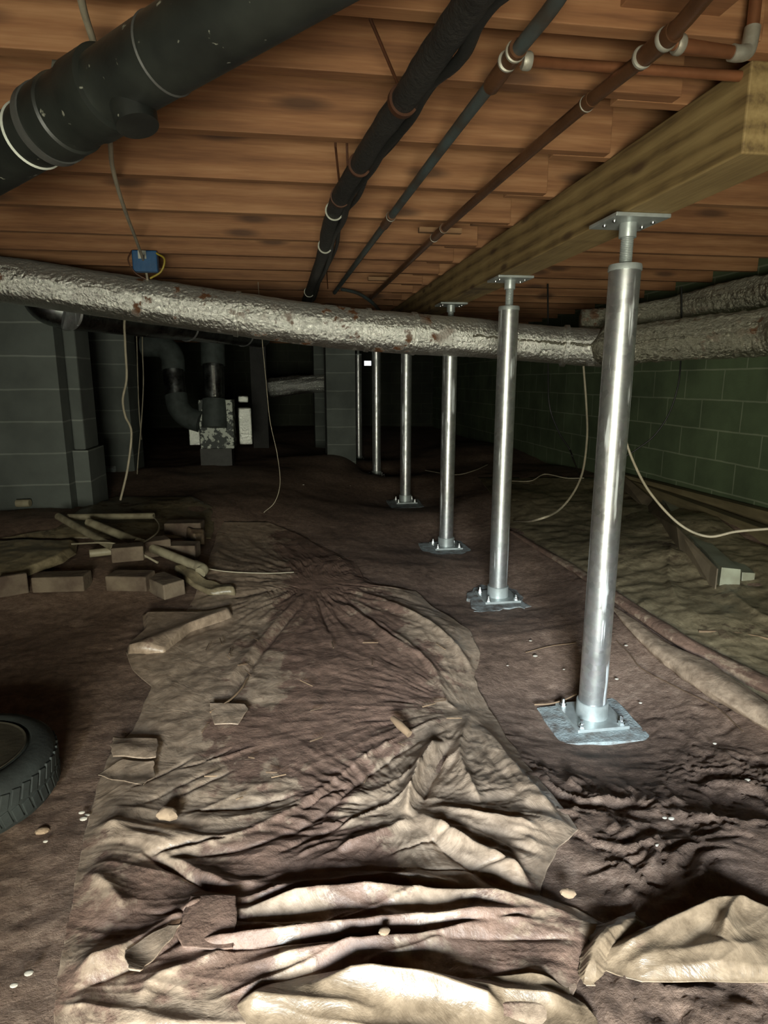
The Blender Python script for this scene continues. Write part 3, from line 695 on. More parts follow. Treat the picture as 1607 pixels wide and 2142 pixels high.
cable([at_d(298, 630, 5.5), at_d(298, 725, 5.5), at_d(300, 800, 5.5), at_d(296, 880, 5.5), at_d(289, 960, 5.5), at_g(287, 992, .012)], .005, 'white_cable', 'dim cable hanging left of the furnace pipes')
cable([at_d(1221, 766, 3.6), at_d(1227, 850, 3.6), at_d(1228, 920, 3.55), at_d(1215, 1000, 3.45), at_d(1175, 1062, 3.35), at_d(1120, 1088, 3.3), at_g(1076, 1090, .012)], .006, 'white_cable', 'white cable drooping from the foil duct between the two nearest posts')
cable([at_d(1290, 740, 3.6), at_d(1294, 800, 3.2), at_d(1296, 850, 2.85), at_d(1305, 905, 2.72), at_d(1325, 965, 2.7), at_d(1360, 1030, 2.65), at_d(1420, 1095, 2.6), at_d(1480, 1122, 2.55), at_d(1540, 1112, 2.5), at_d(1610, 1106, 2.45), at_d(1700, 1100, 2.4)], .0055, 'white_cable', 'white cable looping across the gutter pieces at right')
cable([at_g(1462, 1321, .012), at_g(1530, 1324, .014), at_g(1580, 1331, .014), at_g(1640, 1344, .014)], .006, 'root', 'pale straight cable end lying on the plastic at the right edge')
cable([at_d(1426, 600, 3.8), at_d(1426, 700, 3.8), at_d(1424, 762, 3.75), at_d(1418, 810, 3.75), at_d(1400, 865, 3.8), at_d(1370, 910, 3.85), at_d(1335, 938, 3.9), at_d(1296, 962, 3.95)], .005, 'black_cable', 'black cable hanging in front of the green block wall')
cable([at_d(1146, 594, 4.3), at_d(1147, 700, 4.3), at_d(1147, 775, 4.3), at_d(1150, 850, 4.3), at_d(1170, 905, 4.35), at_d(1192, 940, 4.4), at_d(1200, 962, 4.4), at_g(1212, 992, .012)], .006, 'black_cable', 'black cable hanging behind the second jack post')
cable([at_g(890, 984, .02), at_g(950, 993, .02), at_g(990, 985, .03), at_g(1020, 972, .02)], .005, 'white_cable', 'white cable loop on the far dirt behind the third post')
cable([at_g(1064, 1006, .02), at_g(1110, 1006, .02), at_g(1140, 992, .03), at_g(1185, 1000, .02), at_g(1222, 1000, .02)], .005, 'white_cable', 'white cable on the far dirt between the two nearest posts')
cable([at_d(715, 605, 4.6), at_d(750, 614, 4.5), at_d(780, 634, 4.4), at_d(795, 652, 4.35)], .012, 'bluepipe', 'grey flexible conduit curving behind the foil duct')

# ------------------------------------------------------------------ plastic sheets on the dirt
def interp_edge(pts, y):
    p = sorted(pts, key=lambda q: q[1]); return np.interp(y, [q[1] for q in p], [q[0] for q in p])
def seg_dist(X, Y, poly):
    """distance to a polyline and signed side"""
    best = np.full(X.shape, 1e9); side = np.zeros(X.shape); tt = np.zeros(X.shape); n = len(poly)-1
    for i in range(n):
        a, b_ = poly[i], poly[i+1]; dx, dy = b_[0]-a[0], b_[1]-a[1]; L2 = dx*dx+dy*dy+1e-12
        t = np.clip(((X-a[0])*dx+(Y-a[1])*dy)/L2, 0, 1); qx = a[0]+t*dx; qy = a[1]+t*dy
        d_ = np.hypot(X-qx, Y-qy); m_ = d_ < best
        best = np.where(m_, d_, best); side = np.where(m_, np.sign((X-a[0])*dy-(Y-a[1])*dx), side); tt = np.where(m_, (i+t)/n, tt)
    return best, side, tt
def fold(X, Y, px, h, w, asym=0.):
    poly = [at_z(x, y, 0)[:2] for x, y in px]
    P = spline([(p[0], p[1], 0) for p in poly], 5); d_, s_, t = seg_dist(X, Y, [(p[0], p[1]) for p in P])
    w_ = w*(1+asym*s_)
    taper = np.clip(np.minimum(t, 1-t)*5, 0.15, 1)
    sd = d_/w_
    return h*taper*np.exp(-np.sqrt(sd*sd+.04)*1.25+.25)
def radial(X, Y, px, K, amp, r0, r1, seed):
    c = at_z(px[0], px[1], 0); th = np.arctan2(Y-c[1], X-c[0]); r = np.hypot(X-c[0], Y-c[1])
    n = 1-2*np.abs(fbm(th*K+seed, np.log(r+.05)*1.2+seed, 3, .55))
    return amp*n*np.exp(-((r-r0)/r1)**2)*np.clip((r-.04)/.22, 0, 1)
def make_sheet(name, left, right, y0, y1, nr, nc, mat, hfn, mudfn, label, off=.014, thick=.002, jag=3., flat=False, ek=14, cat='plastic sheet'):
    ys = np.linspace(y0, y1, nr)
    L_ = interp_edge(left, ys)+jag*fbm(ys*.03, ys*0+1.7, 4); R_ = interp_edge(right, ys)+jag*fbm(ys*.03, ys*0+8.3, 4)
    u = np.linspace(0, 1, nc)[None, :]; PXg = L_[:, None]+(R_-L_)[:, None]*u; PYg = ys[:, None]+0*u
    dirs = FW[None, None]+RT[None, None]*((PXg-CX)/F)[..., None]+DN[None, None]*((PYg-CY)/F)[..., None]
    Z = np.zeros(PXg.shape)
    for _ in range(25):
        k = (Z-CZ)/dirs[..., 2]; X = dirs[..., 0]*k; Y = dirs[..., 1]*k; Z = .5*Z+.5*ground(X, Y)
    X = np.minimum(X, XR-.02)
    e = np.minimum(np.minimum(u, 1-u)*np.ones((nr, 1)), np.minimum(np.linspace(0, 1, nr), 1-np.linspace(0, 1, nr))[:, None]*2)
    edge = np.clip(e*ek, 0, 1); edge = edge*edge*(3-2*edge)
    Zf = Z+off*(.35+.65*edge)+hfn(X, Y, PXg, PYg)*(.25+.75*edge)
    if flat: Zf = Z+off+hfn(X, Y, PXg, PYg)
    Zf = np.maximum(Zf, Z+.002)
    mu = mudfn(X, Y, PXg, PYg)
    o = grid_obj(name, X, Y, Zf, mat, mu, thick=thick)
    return tag(o, label, cat)

def h_main(X, Y, px, py):
    h = np.zeros(X.shape)
    far = np.clip((1750-py)/150, 0, 1); near = 1-far
    h += radial(X, Y, (655, 1225), 5.0, .006, .25, .75, 3)*far
    h += radial(X, Y, (655, 1225), 11.0, .002, .4, .7, 9)*far
    h += radial(X, Y, (985, 1460), 4.5, .004, .2, .45, 5)*np.clip((px-500)/300, .3, 1)*np.clip((1800-py)/60, 0, 1)
    h += radial(X, Y, (985, 1460), 10., .0015, .35, .5, 15)*np.clip((1800-py)/60, 0, 1)
    h += radial(X, Y, (865, 1705), 4., .007, .15, .25, 25)*np.clip((1850-py)/60, 0, 1)
    q = Y+.25*X+.05*fbm(X*2, Y*2, 2)
    h += near*.010*(1-2*np.abs(fbm(X*.9+4, q*9, 1, .4)))
    h += near*.002*(1-2*np.abs(fbm(X*3+4, q*24, 2, .5)))
    h += .005*fbm(X*4, Y*4, 2)+.0022*(1-2*np.abs(fbm(X*5+.3*fbm(X*3, Y*3, 2), Y*7, 3)))
    R = [([(655, 1240), (570, 1335), (500, 1430), (470, 1480)], -.016, .014, 0), ([(640, 1240), (545, 1340), (470, 1440)], .012, .03, 0),
         ([(665, 1255), (682, 1300), (690, 1325)], -.012, .010, 0), ([(700, 1250), (800, 1320), (920, 1390)], .014, .025, .3), ([(715, 1245), (850, 1350)], -.010, .012, 0),
         ([(745, 1235), (880, 1290), (985, 1365), (1000, 1400)], .022, .03, .4), ([(780, 1290), (900, 1380), (930, 1440), (960, 1460)], .012, .02, 0),
         ([(985, 1460), (880, 1510), (760, 1580), (620, 1690), (450, 1770), (300, 1800)], .009, .014, .45), ([(960, 1490), (800, 1590), (640, 1725), (480, 1785), (300, 1812)], -.012, .014, 0),
         ([(930, 1530), (890, 1590), (862, 1660), (850, 1720)], .046, .022, .5), ([(950, 1530), (912, 1600), (880, 1690)], -.022, .016, 0),
         ([(985, 1465), (962, 1560), (985, 1640), (1010, 1690)], .022, .02, .3), ([(1010, 1480), (1080, 1590), (1200, 1735)], .03, .03, .4),
         ([(870, 1705), (960, 1770), (1060, 1830), (1130, 1880)], .034, .028, .4), ([(880, 1735), (960, 1810), (1080, 1885)], -.016, .016, 0), ([(880, 1690), (1000, 1715), (1150, 1742)], .018, .02, 0),
         ([(870, 1720), (780, 1760), (700, 1790)], .016, .02, 0), ([(300, 1790), (380, 1840), (470, 1885)], -.016, .012, 0), ([(310, 1780), (420, 1840), (500, 1880)], .012, .02, 0),
         ([(490, 1915), (640, 1888), (760, 1862), (900, 1868), (1060, 1888)], -.02, .012, 0), ([(500, 1930), (650, 1905), (800, 1895), (1000, 1903), (1180, 1925)], .036, .022, .4), ([(500, 1900), (650, 1875), (800, 1850), (1000, 1865)], .022, .018, 0),
         ([(350, 2000), (520, 1995), (700, 1975), (850, 1960), (1000, 1950), (1150, 1930)], .034, .024, .3), ([(360, 2015), (520, 2012), (700, 1992), (900, 1972), (1130, 1945)], -.022, .013, 0),
         ([(480, 2050), (640, 2030), (800, 2010), (940, 1985), (1060, 1950)], .028, .02, .3), ([(120, 2080), (250, 2020), (380, 1940), (470, 1880)], .02, .025, 0), ([(130, 2110), (330, 2020), (440, 1930)], -.012, .013, 0),
         ([(160, 1830), (230, 1880), (270, 1940)], .016, .03, 0), ([(190, 1720), (300, 1760), (420, 1770)], .012, .03, 0), ([(300, 2142), (320, 2080), (420, 2040), (500, 2010)], .012, .02, 0)]
    r_ = random.Random(5)
    for _ in range(16):                       # thin creases running with the big diagonal fold
        x, y = r_.uniform(330, 900), r_.uniform(1560, 1800); l_ = r_.uniform(60, 170); a = r_.uniform(.25, .75)
        R.append(([(x-l_*math.cos(a), y+l_*math.sin(a)*.6), (x, y+r_.uniform(-8, 8)), (x+l_*math.cos(a), y-l_*math.sin(a)*.6)], r_.choice([-1, 1])*r_.uniform(.004, .009), r_.uniform(.005, .010), 0))
    for _ in range(16):                       # thin creases in the foreground folds
        x, y = r_.uniform(250, 1050), r_.uniform(1830, 2060); l_ = r_.uniform(60, 200); a = r_.uniform(-.12, .35)
        R.append(([(x-l_*math.cos(a), y+l_*math.sin(a)), (x, y+r_.uniform(-10, 10)), (x+l_*math.cos(a), y-l_*math.sin(a))], r_.choice([-1, 1])*r_.uniform(.004, .010), r_.uniform(.004, .009), 0))
    for p_, hh, ww, a in R: h += fold(X, Y, p_, hh, ww*.85, a)
    return h
def mud_main(X, Y, px, py):
    m_ = -.13+.10*np.clip((py-1800)/100, 0, 1)
    for (cx, cy, rx, ry, a) in [(740, 1420, 250, 170, .55), (600, 1560, 230, 120, .28), (660, 1190, 120, 110, .4), (640, 1830, 250, 70, .5), (430, 1960, 90, 60, .35), (620, 1750, 300, 120, .12),
                                (370, 1400, 110, 150, -.42), (330, 1650, 130, 110, -.25), (930, 1290, 110, 70, -.38), (960, 1400, 60, 90, -.2), (480, 1260, 90, 110, -.2), (1060, 1620, 140, 150, -.38), (560, 1440, 70, 60, -.25), (880, 1640, 90, 130, -.35), (1010, 1790, 160, 70, -.22), (760, 1930, 330, 40, -.12), (300, 1880, 140, 130, -.02), (560, 2040, 300, 50, .16), (900, 1985, 250, 40, .2), (520, 1230, 120, 160, -.2), (520, 1700, 200, 80, -.1)]:
        m_ = m_+a*np.exp(-((px-cx)/rx)**2-((py-cy)/ry)**2)
    return m_
left = [(470, 1092), (452, 1120), (432, 1195), (400, 1265), (372, 1318), (300, 1348), (262, 1366), (275, 1400), (318, 1440), (280, 1528), (232, 1580), (205, 1642), (180, 1740), (160, 1830), (140, 1950), (118, 2060), (112, 2200)]
right = [(560, 1092), (640, 1125), (742, 1180), (760, 1210), (800, 1232), (868, 1238), (905, 1270), (985, 1320), (1004, 1370), (992, 1420), (1015, 1470), (1058, 1540), (1100, 1600), (1160, 1670), (1212, 1740), (1170, 1775), (1140, 1830), (1130, 1880), (1210, 1905), (1265, 1940), (1250, 1990), (1215, 2050), (1200, 2090), (1180, 2200)]
make_sheet('vapor_barrier', left, right, 1092, 2200, 470, 360, M['sheet'], h_main, mud_main, 'big crumpled muddy plastic sheet spread down the middle of the dirt floor')

# foreground roll
def h_roll(X, Y, px, py):
    h = .016*np.exp(-((py-2095)/40)**2)+.004*fbm(X*5, Y*7, 2)+.007*(1-2*np.abs(fbm(X*1.6+2, (Y+.2*X)*13, 2)))
    for p_, hh, ww in [([(640, 2100), (800, 2085), (980, 2120), (1060, 2142)], .03, .018), ([(960, 2045), (1100, 2060), (1190, 2075)], .02, .015), ([(480, 2120), (620, 2130), (800, 2142)], .02, .02)]: h = h+fold(X, Y, p_, hh, ww)
    return h
make_sheet('vapor_barrier', [(640, 2062), (560, 2075), (500, 2090), (440, 2142), (400, 2220)], [(960, 2062), (1130, 2064), (1190, 2074), (1195, 2090), (1225, 2110), (1250, 2142), (1260, 2220)], 2062, 2220, 110, 260, M['sheet_tan'], h_roll,
           lambda X, Y, px, py: -.35+0*X, 'clean tan plastic sheet rolled over at the bottom edge of the photo', off=.016, jag=4, ek=9)
# right foreground sheet
def h_rf(X, Y, px, py):
    h = .008*(1-2*np.abs(fbm(X*2+9, (Y-.35*X)*12, 2)))+.004*fbm(X*6, Y*8, 2)
    for p_, hh, ww in [([(1200, 1965), (1330, 1930), (1440, 1925), (1607, 1908)], .018, .02), ([(1250, 2040), (1360, 1990), (1430, 1960), (1560, 1920)], .024, .02), ([(1290, 2050), (1420, 2030), (1607, 2025)], .010, .02), ([(1500, 2020), (1530, 1950), (1607, 1910)], .03, .02)]: h = h+fold(X, Y, p_, hh, ww)
    return h
make_sheet('vapor_barrier', [(1440, 1922), (1390, 1940), (1290, 1965), (1215, 2000), (1250, 2030), (1300, 2052), (1340, 2062)], [(1700, 1872), (1720, 2060)], 1908, 2062, 100, 200, M['sheet_tan'], h_rf,
           lambda X, Y, px, py: -.28+.25*np.exp(-((px-1500)/60)**2-((py-1960)/25)**2), 'wrinkled light tan plastic sheet in the bottom right corner', off=.02, jag=6, ek=3.5)
def h_strip(X, Y, px, py): return .02*np.exp(-((py-1990)/40)**2)+.008*fbm(X*9, Y*9, 3)
make_sheet('vapor_barrier', [(1318, 1915), (1255, 1945), (1232, 1972), (1205, 2030), (1215, 2070)], [(1335, 1915), (1350, 1945), (1325, 1968), (1275, 2010), (1250, 2070)], 1915, 2070, 90, 60, M['sheet_tan'], h_strip,
           lambda X, Y, px, py: -.3+0*X, 'torn flap of tan plastic with ragged edges, bottom right', off=.022, jag=12, ek=2.2)

# right side sheet under the gutters
def h_right(X, Y, px, py): return .012*fbm(X*2.5, Y*2.5, 3)+.006*(1-2*np.abs(fbm(X*4, Y*6, 3)))+fold(X, Y, [(1400, 1180), (1395, 1240), (1420, 1290)], .015, .02)+fold(X, Y, [(1500, 1250), (1560, 1300), (1640, 1340)], .014, .03)
make_sheet('vapor_barrier', [(1000, 1000), (1040, 1050), (1064, 1100), (1180, 1185), (1280, 1245), (1450, 1370), (1607, 1470), (1640, 1500)], [(1400, 1000), (1460, 1050), (1560, 1130), (1700, 1180), (1720, 1500)], 1000, 1490, 200, 220, M['sheet_dark'], h_right,
           lambda X, Y, px, py: -.22+.15*np.exp(-((px-1330)/120)**2-((py-1160)/60)**2), 'dusty olive plastic sheet covering the dirt along the right wall', off=.016, jag=2)
def rolled(px, r, mat, label, flat=.55, n=10, seed=0., mu=.15):
    P = spline([at_g(x, y, 0)+np.array([0, 0, rr*flat*.9]) for (x, y), rr in zip(px, r)], n)
    rr = np.interp(np.linspace(0, 1, len(P)), np.linspace(0, 1, len(r)), r)
    m_ = MB().tube(P, list(rr), 28, True, lambda L, a: 1+.16*float(fbm(L*6+seed, a*1.1+seed, 3)))
    cz = np.interp(range(len(P)), range(len(P)), [p[2] for p in P])
    m_.v = [(v[0], v[1], cz[min(i//28, len(P)-1)]+(v[2]-cz[min(i//28, len(P)-1)])*flat) for i, v in enumerate(m_.v)]
    o = m_.build('rolled_plastic', M[mat], smooth=True, angle=180)
    a = o.data.attributes.new('mud', 'FLOAT', 'POINT'); a.data.foreach_set('value', [mu]*len(o.data.vertices))
    return tag(o, label, 'plastic sheet')
rolled([(1066, 1112), (1150, 1165), (1215, 1205), (1280, 1250), (1400, 1335), (1500, 1392), (1607, 1450), (1700, 1505)], [.015, .025, .03, .032, .04, .04, .045, .05], 'sheet', 'brown rolled plastic edge running past the closest post to the right edge', .6, seed=3)
rolled([(1282, 1272), (1330, 1320), (1390, 1375), (1450, 1415), (1520, 1465), (1607, 1515), (1700, 1570)], [.010, .036, .056, .074, .074, .06, .05], 'sheet', 'tan puffed plastic roll lying on the mud at the right', .5, seed=12, mu=-.35)
# left side sheets
make_sheet('vapor_barrier', [(240, 1040), (180, 1060), (150, 1080), (100, 1110), (0, 1128)], [(400, 1040), (448, 1062), (450, 1085), (448, 1110), (440, 1128)], 1040, 1128, 50, 100, M['sheet_dark'], lambda X, Y, px, py: .012*fbm(X*3, Y*3, 3), lambda X, Y, px, py: -.1+0*X, 'dark dusty plastic sheet under the white pipes at left', off=.016)
make_sheet('cardboard_sheet', [(-60, 1140), (-60, 1240)], [(165, 1140), (160, 1165), (130, 1185), (75, 1205), (40, 1220), (-10, 1240)], 1140, 1240, 50, 70, M['sheet_dark'], lambda X, Y, px, py: .03*np.exp(-((py-1200)/50)**2)+.012*fbm(X*4, Y*4, 3), lambda X, Y, px, py: -.5+0*X, 'flat grey-green sheet lying at the left edge behind the brick', off=.03, cat='sheet')
make_sheet('torn_paper', [(860, 0), (232, 1578), (240, 1588)], [(330, 1570), (335, 1590), (330, 1605)], 1560, 1605, 20, 40, M['sheet'], lambda X, Y, px, py: .01*fbm(X*8, Y*8, 2), lambda X, Y, px, py: -1.1+0*X, 'torn pale olive scrap at the left edge of the big sheet', off=.03, jag=6, cat='paper scrap', flat=True)
make_sheet('torn_paper', [(262, 1610), (205, 1640), (240, 1654), (300, 1665)], [(325, 1605), (330, 1640), (305, 1665)], 1610, 1665, 24, 40, M['sheet'], lambda X, Y, px, py: .012*fbm(X*8, Y*8, 2), lambda X, Y, px, py: -1.1+0*X, 'ragged pale scrap on the big sheet right of the tire', off=.032, jag=7, cat='paper scrap', flat=True)
make_sheet('torn_paper', [(440, 1500), (450, 1535)], [(510, 1488), (520, 1500), (500, 1535)], 1490, 1535, 20, 30, M['sheet'], lambda X, Y, px, py: .008*fbm(X*9, Y*9, 2), lambda X, Y, px, py: -1.1+0*X, 'small rectangular pale scrap stuck to the middle of the big sheet', off=.034, jag=3, cat='paper scrap', flat=True)
make_sheet('torn_paper', [(355, 1975), (262, 2025), (270, 2075), (275, 2080)], [(385, 1972), (370, 1995), (330, 2040), (300, 2080)], 1972, 2080, 30, 30, M['sheet'], lambda X, Y, px, py: .012*fbm(X*9, Y*9, 2), lambda X, Y, px, py: -1.1+0*X, 'torn pale strip beside the dark square patch in the foreground', off=.042, jag=6, cat='paper scrap', flat=True)
make_sheet('mud_patch', [(400, 1912), (372, 1990), (385, 2020)], [(498, 1905), (497, 1970), (490, 2008)], 1908, 2020, 30, 30, M['sheet'], lambda X, Y, px, py: .005*fbm(X*9, Y*9, 2), lambda X, Y, px, py: .8+0*X, 'dark square muddy patch lying on the foreground folds', off=.04, jag=3, flat=True, cat='patch')
make_sheet('torn_paper', [(300, 1330), (265, 1362), (268, 1376)], [(490, 1278), (488, 1300), (400, 1330), (345, 1376)], 1290, 1376, 30, 60, M['sheet'], lambda X, Y, px, py: .022*np.exp(-(((py-1400)+(px-230)*.42)/14)**2), lambda X, Y, px, py: -.3+0*X, 'narrow folded plastic strip along the left edge of the big sheet', off=.034, jag=2, cat='plastic strip')

# ------------------------------------------------------------------ tire
tc = at_z(-88, 1596, .09); gz = float(ground(tc[0], tc[1])); RO = .225
tire = empty('tire', (tc[0], tc[1], gz), 'small old black tire on a rim lying flat at the left edge', 'tire')
HT = .15; c = (tc[0], tc[1], gz+.0)
prof = [(RO*.62, .015), (RO*.72, .004), (RO*.88, .0), (RO*.97, .02), (RO, .045), (RO, HT-.045), (RO*.975, HT-.02), (RO*.90, HT-.004), (RO*.80, HT), (RO*.745, HT-.004), (RO*.735, HT-.012), (RO*.72, HT-.012), (RO*.70, HT-.006)]
MB().lathe(prof, c, seg=96).build('tire_carcass', M['rubber'], tire, smooth=True, angle=50)
tr = MB()
for k in range(52):
    a = 2*math.pi*k/52
    for zz_, tw in ((.052, .25), (HT-.052, -.25)):
        R_ = Matrix.Rotation(a, 3, 'Z') @ Matrix.Rotation(tw, 3, 'X')
        tr.box(Vector(c)+Vector((math.cos(a)*(RO-.0025), math.sin(a)*(RO-.0025), zz_)), (.010, .021, .040), R_)
tr.build('tread', M['rubber'], tire, bevel=.002)
MB().lathe([(RO*.70, HT-.004), (RO*.69, HT-.002), (RO*.58, HT-.012), (RO*.55, HT-.03), (RO*.52, .06)], c, seg=72).build('rim', M['rim'], tire, smooth=True)
MB().lathe([(RO*.54, .055), (RO*.42, .06), (RO*.40, .10), (RO*.30, .118), (RO*.12, .122), (0, .122)], c, seg=48).build('hub', M['hub'], tire, smooth=True)

# ------------------------------------------------------------------ debris at left: white pipes, bricks
def pvc(a, b2, r, label, el=None):
    root = empty('plastic_pipe', a, label, 'plastic pipe')
    MB().tube([a, b2], r, 18).build('pipe', M['pvc'], root, smooth=True)
    return root
pvc(at_g(142, 1082, .06), at_g(322, 1079, .05), .020, 'dirty white plastic pipe lying level under the block pier')
pvc(at_g(122, 1080, .05), at_g(240, 1147, .06), .021, 'dusty plastic pipe slanting from the pier to the bricks')
lo = pvc(at_g(185, 1092, .10), at_g(418, 1187, .06), .024, 'long dirty white plastic pipe with an elbow at its near end')
e = at_g(418, 1187, .06)
MB().tube(spline([e-np.array([.03, -.04, 0]), e, e+np.array([.018, -.022, -.006]), e+np.array([.008, -.045, -.014])], 5), .029, 18).build('elbow', M['pvc'], lo, smooth=True)
MB().lathe([(.0225, -.02), (.026, -.018), (.026, .018), (.0225, .02)], at_g(293, 1136, .082), Vector(e-at_g(185, 1092, .10)), 20).build('coupling', M['pvc'], lo, smooth=True)
pvc(at_g(187, 1158, .03), at_g(240, 1152, .03), .021, 'short bright stub of white plastic pipe beside the bricks')
pvc(at_g(35, 1053, .04), at_g(63, 1052, .04), .024, 'white plastic pipe end poking out left of the block pier')
def brick(px, length, ang, label, w=.11, hgt=.075, up=0., name='brick', mat='brick'):
    p = at_g(*px); R_ = Matrix.Rotation(math.radians(ang), 3, 'Z') @ Matrix.Rotation(random.uniform(-.03, .03), 3, 'X')
    q = MB().box((p[0], p[1], p[2]+hgt/2+up-.004), (length, w, hgt), R_)
    o = q.build(name, M[mat], bevel=.006); return tag(o, label, 'brick')
brick((132, 1230), .235, -3, 'muddy brick lying alone in front of the grey sheet')
brick((275, 1228), .20, -12, 'left brick of the angled pair below the white pipes')
brick((345, 1238), .20, -52, 'right brick of the angled pair below the white pipes')
brick((272, 1196), .15, 10, 'brick stacked on the left brick of the angled pair', up=.070)
brick((315, 1160), .2, 25, 'dark brick behind the stacked bricks, under the pipe', hgt=.09)
brick((385, 1164), .16, -8, 'dark brick to the right of the long white pipe', hgt=.08)
brick((388, 1122), .22, -4, 'dark brown block far behind the white pipe elbow', w=.12, hgt=.10)
brick((30, 1243), .12, 25, 'broken pale slab tilted against the lone brick', w=.03, hgt=.1, name='broken_slab')
brick((220, 985), .24, 0, 'pale block lying on the dirt by the second block pier', w=.2, hgt=.06, name='concrete_block', mat='concrete')
cable([at_g(320, 1079, .07), at_g(333, 1098, .07), at_g(325, 1118, .08), at_g(290, 1138, .1), at_g(262, 1140, .1), at_g(220, 1135, .09), at_g(150, 1138, .05)], .0045, 'white_cable', 'thin white cable looping round the plastic pipes at left')
cable([at_g(255, 1148, .12), at_g(290, 1156, .1), at_g(330, 1177, .08)], .006, 'white_cable', 'short white cable end over the bricks')
cable([at_g(425, 1188, .03), at_g(480, 1196, .025), at_g(560, 1199, .025), at_g(615, 1197, .025)], .0032, 'white_cable', 'thin wire lying across the top of the big sheet')
# crushed plastic by the bricks
make_sheet('torn_paper', [(365, 1195), (395, 1225), (440, 1252)], [(372, 1193), (430, 1222), (490, 1240), (492, 1252)], 1194, 1252, 20, 24, M['sheet_dark'], lambda X, Y, px, py: .02+.015*fbm(X*8, Y*8, 2), lambda X, Y, px, py: -.4+0*X, 'twisted grey plastic scrap right of the bricks', off=.02, jag=5, cat='plastic scrap')
make_sheet('torn_paper', [(388, 1130), (400, 1142), (412, 1148)], [(425, 1122), (432, 1135), (430, 1146)], 1124, 1146, 14, 20, M['sheet_tan'], lambda X, Y, px, py: .05+.02*fbm(X*8, Y*8, 2), lambda X, Y, px, py: -.1+0*X, 'crumpled tan scrap left of the top of the big sheet', off=.03, jag=4, cat='plastic scrap')

# ------------------------------------------------------------------ gutters and boards along the right wall
def gbeam(a, b2, w, hgt, mat, name, label, cat, roll=0., bevel=.004):
    return tag(MB().beam(a, b2, w, hgt, roll).build(name, M[mat], bevel=bevel), label, cat)
def depth_of(p): return float((np.array(p)-O) @ FW)
def ribbon(pa, pb, name, mat, label, cat, th=.006):
    """thin solid strip between two edge lines (lists of points)"""
    n = len(pa); nrm = []
    V = [np.array(p) for p in pa]+[np.array(p) for p in pb]
    nv = np.cross(V[n-1]-V[0], V[n]-V[0]); nv /= np.linalg.norm(nv)
    for v_ in V: v_[0] = min(v_[0], XR-.04)
    W_ = V+[v_-nv*th for v_ in V]; N2 = 2*n; Fc = []
    for i in range(n-1):
        Fc += [(i, i+1, n+i+1, n+i), (N2+n+i, N2+n+i+1, N2+i+1, N2+i), (N2+i, N2+i+1, i+1, i), (n+i, n+i+1, N2+n+i+1, N2+n+i)]
    Fc += [(0, n, N2+n, N2), (n-1, N2+n-1, N2+2*n-1, 2*n-1)]
    return tag(MB().add(W_, Fc).build(name, mat), label, cat)
zn = depth_of(at_g(1499, 1243)); zf = depth_of(at_g(1322, 1004))
def gz_(t): return 1/((1-t)/zn+t/zf)
n0 = [at_d(x, y, zn+.02) for x, y in [(1510, 1187), (1550, 1191), (1548, 1225), (1538, 1233), (1511, 1238), (1503, 1242)]]
sec = [p-n0[0] for p in n0]
tops = [(1510, 1187), (1463, 1140), (1424, 1102), (1392, 1050), (1360, 1018), (1336, 994)]
gut = empty('rain_gutter', n0[0], 'grey-green metal gutter length with an open end, lying at right', 'gutter')
q = MB(); Vv = []; tt = [0, .28, .48, .72, .88, 1.]
for (x, y), t in zip(tops, tt):
    c_ = at_d(x, y, gz_(t)+.02); Vv += [c_+d_*(1-.15*t) for d_ in sec]
n = len(sec)
q.add(Vv, [tuple(range(n))]+[(i*n+k, i*n+(k+1) % n, (i+1)*n+(k+1) % n, (i+1)*n+k) for i in range(5) for k in range(n)]+[tuple(5*n+k for k in range(n))[::-1]])
q.build('gutter_body', M['gutter'], gut)
gd = Vector(Vv[n])-Vector(Vv[0]); gd.normalize()
s0 = [at_d(x, y, zn+.05) for x, y in [(1553, 1197), (1581, 1199), (1577, 1226), (1551, 1224)]]
MB().add(s0+[p+np.array(gd)*.5 for p in s0], [(0, 1, 2, 3), (7, 6, 5, 4), (0, 4, 5, 1), (1, 5, 6, 2), (2, 6, 7, 3), (3, 7, 4, 0)]).build('outlet_spout', M['gutter'], gut, bevel=.003)
bot = [(1497, 1243), (1425, 1155), (1352, 1066), (1299, 1006)]; top_ = [(1503, 1190), (1418, 1103), (1368, 1046), (1306, 974)]
ribbon([at_g(x, y, .004) for x, y in bot], [at_d(x, y, depth_of(at_g(*b_, .004))+.03) for (x, y), b_ in zip(top_, bot)], 'metal_flashing', M['gutter_side'], 'long muddy metal strip standing along the left side of the gutter', 'flashing')
def plank(px0, px1, w, hgt, label, up=.0, mat='board'):
    a, b2 = at_g(*px0, up), at_g(*px1, up)
    a[0] = min(a[0], XR-.06); b2[0] = min(b2[0], XR-.06)
    return tag(MB().beam(a, b2, w, hgt).build('wooden_plank', M[mat], bevel=.004), label, 'plank')
plank((1352, 1004), (1660, 1140), .07, .08, 'yellowish dusty plank slanting to the right edge, in front of the wall', .05)
plank((1365, 992), (1625, 1090), .07, .10, 'dark plank lying along the foot of the green block wall', .05, 'board')

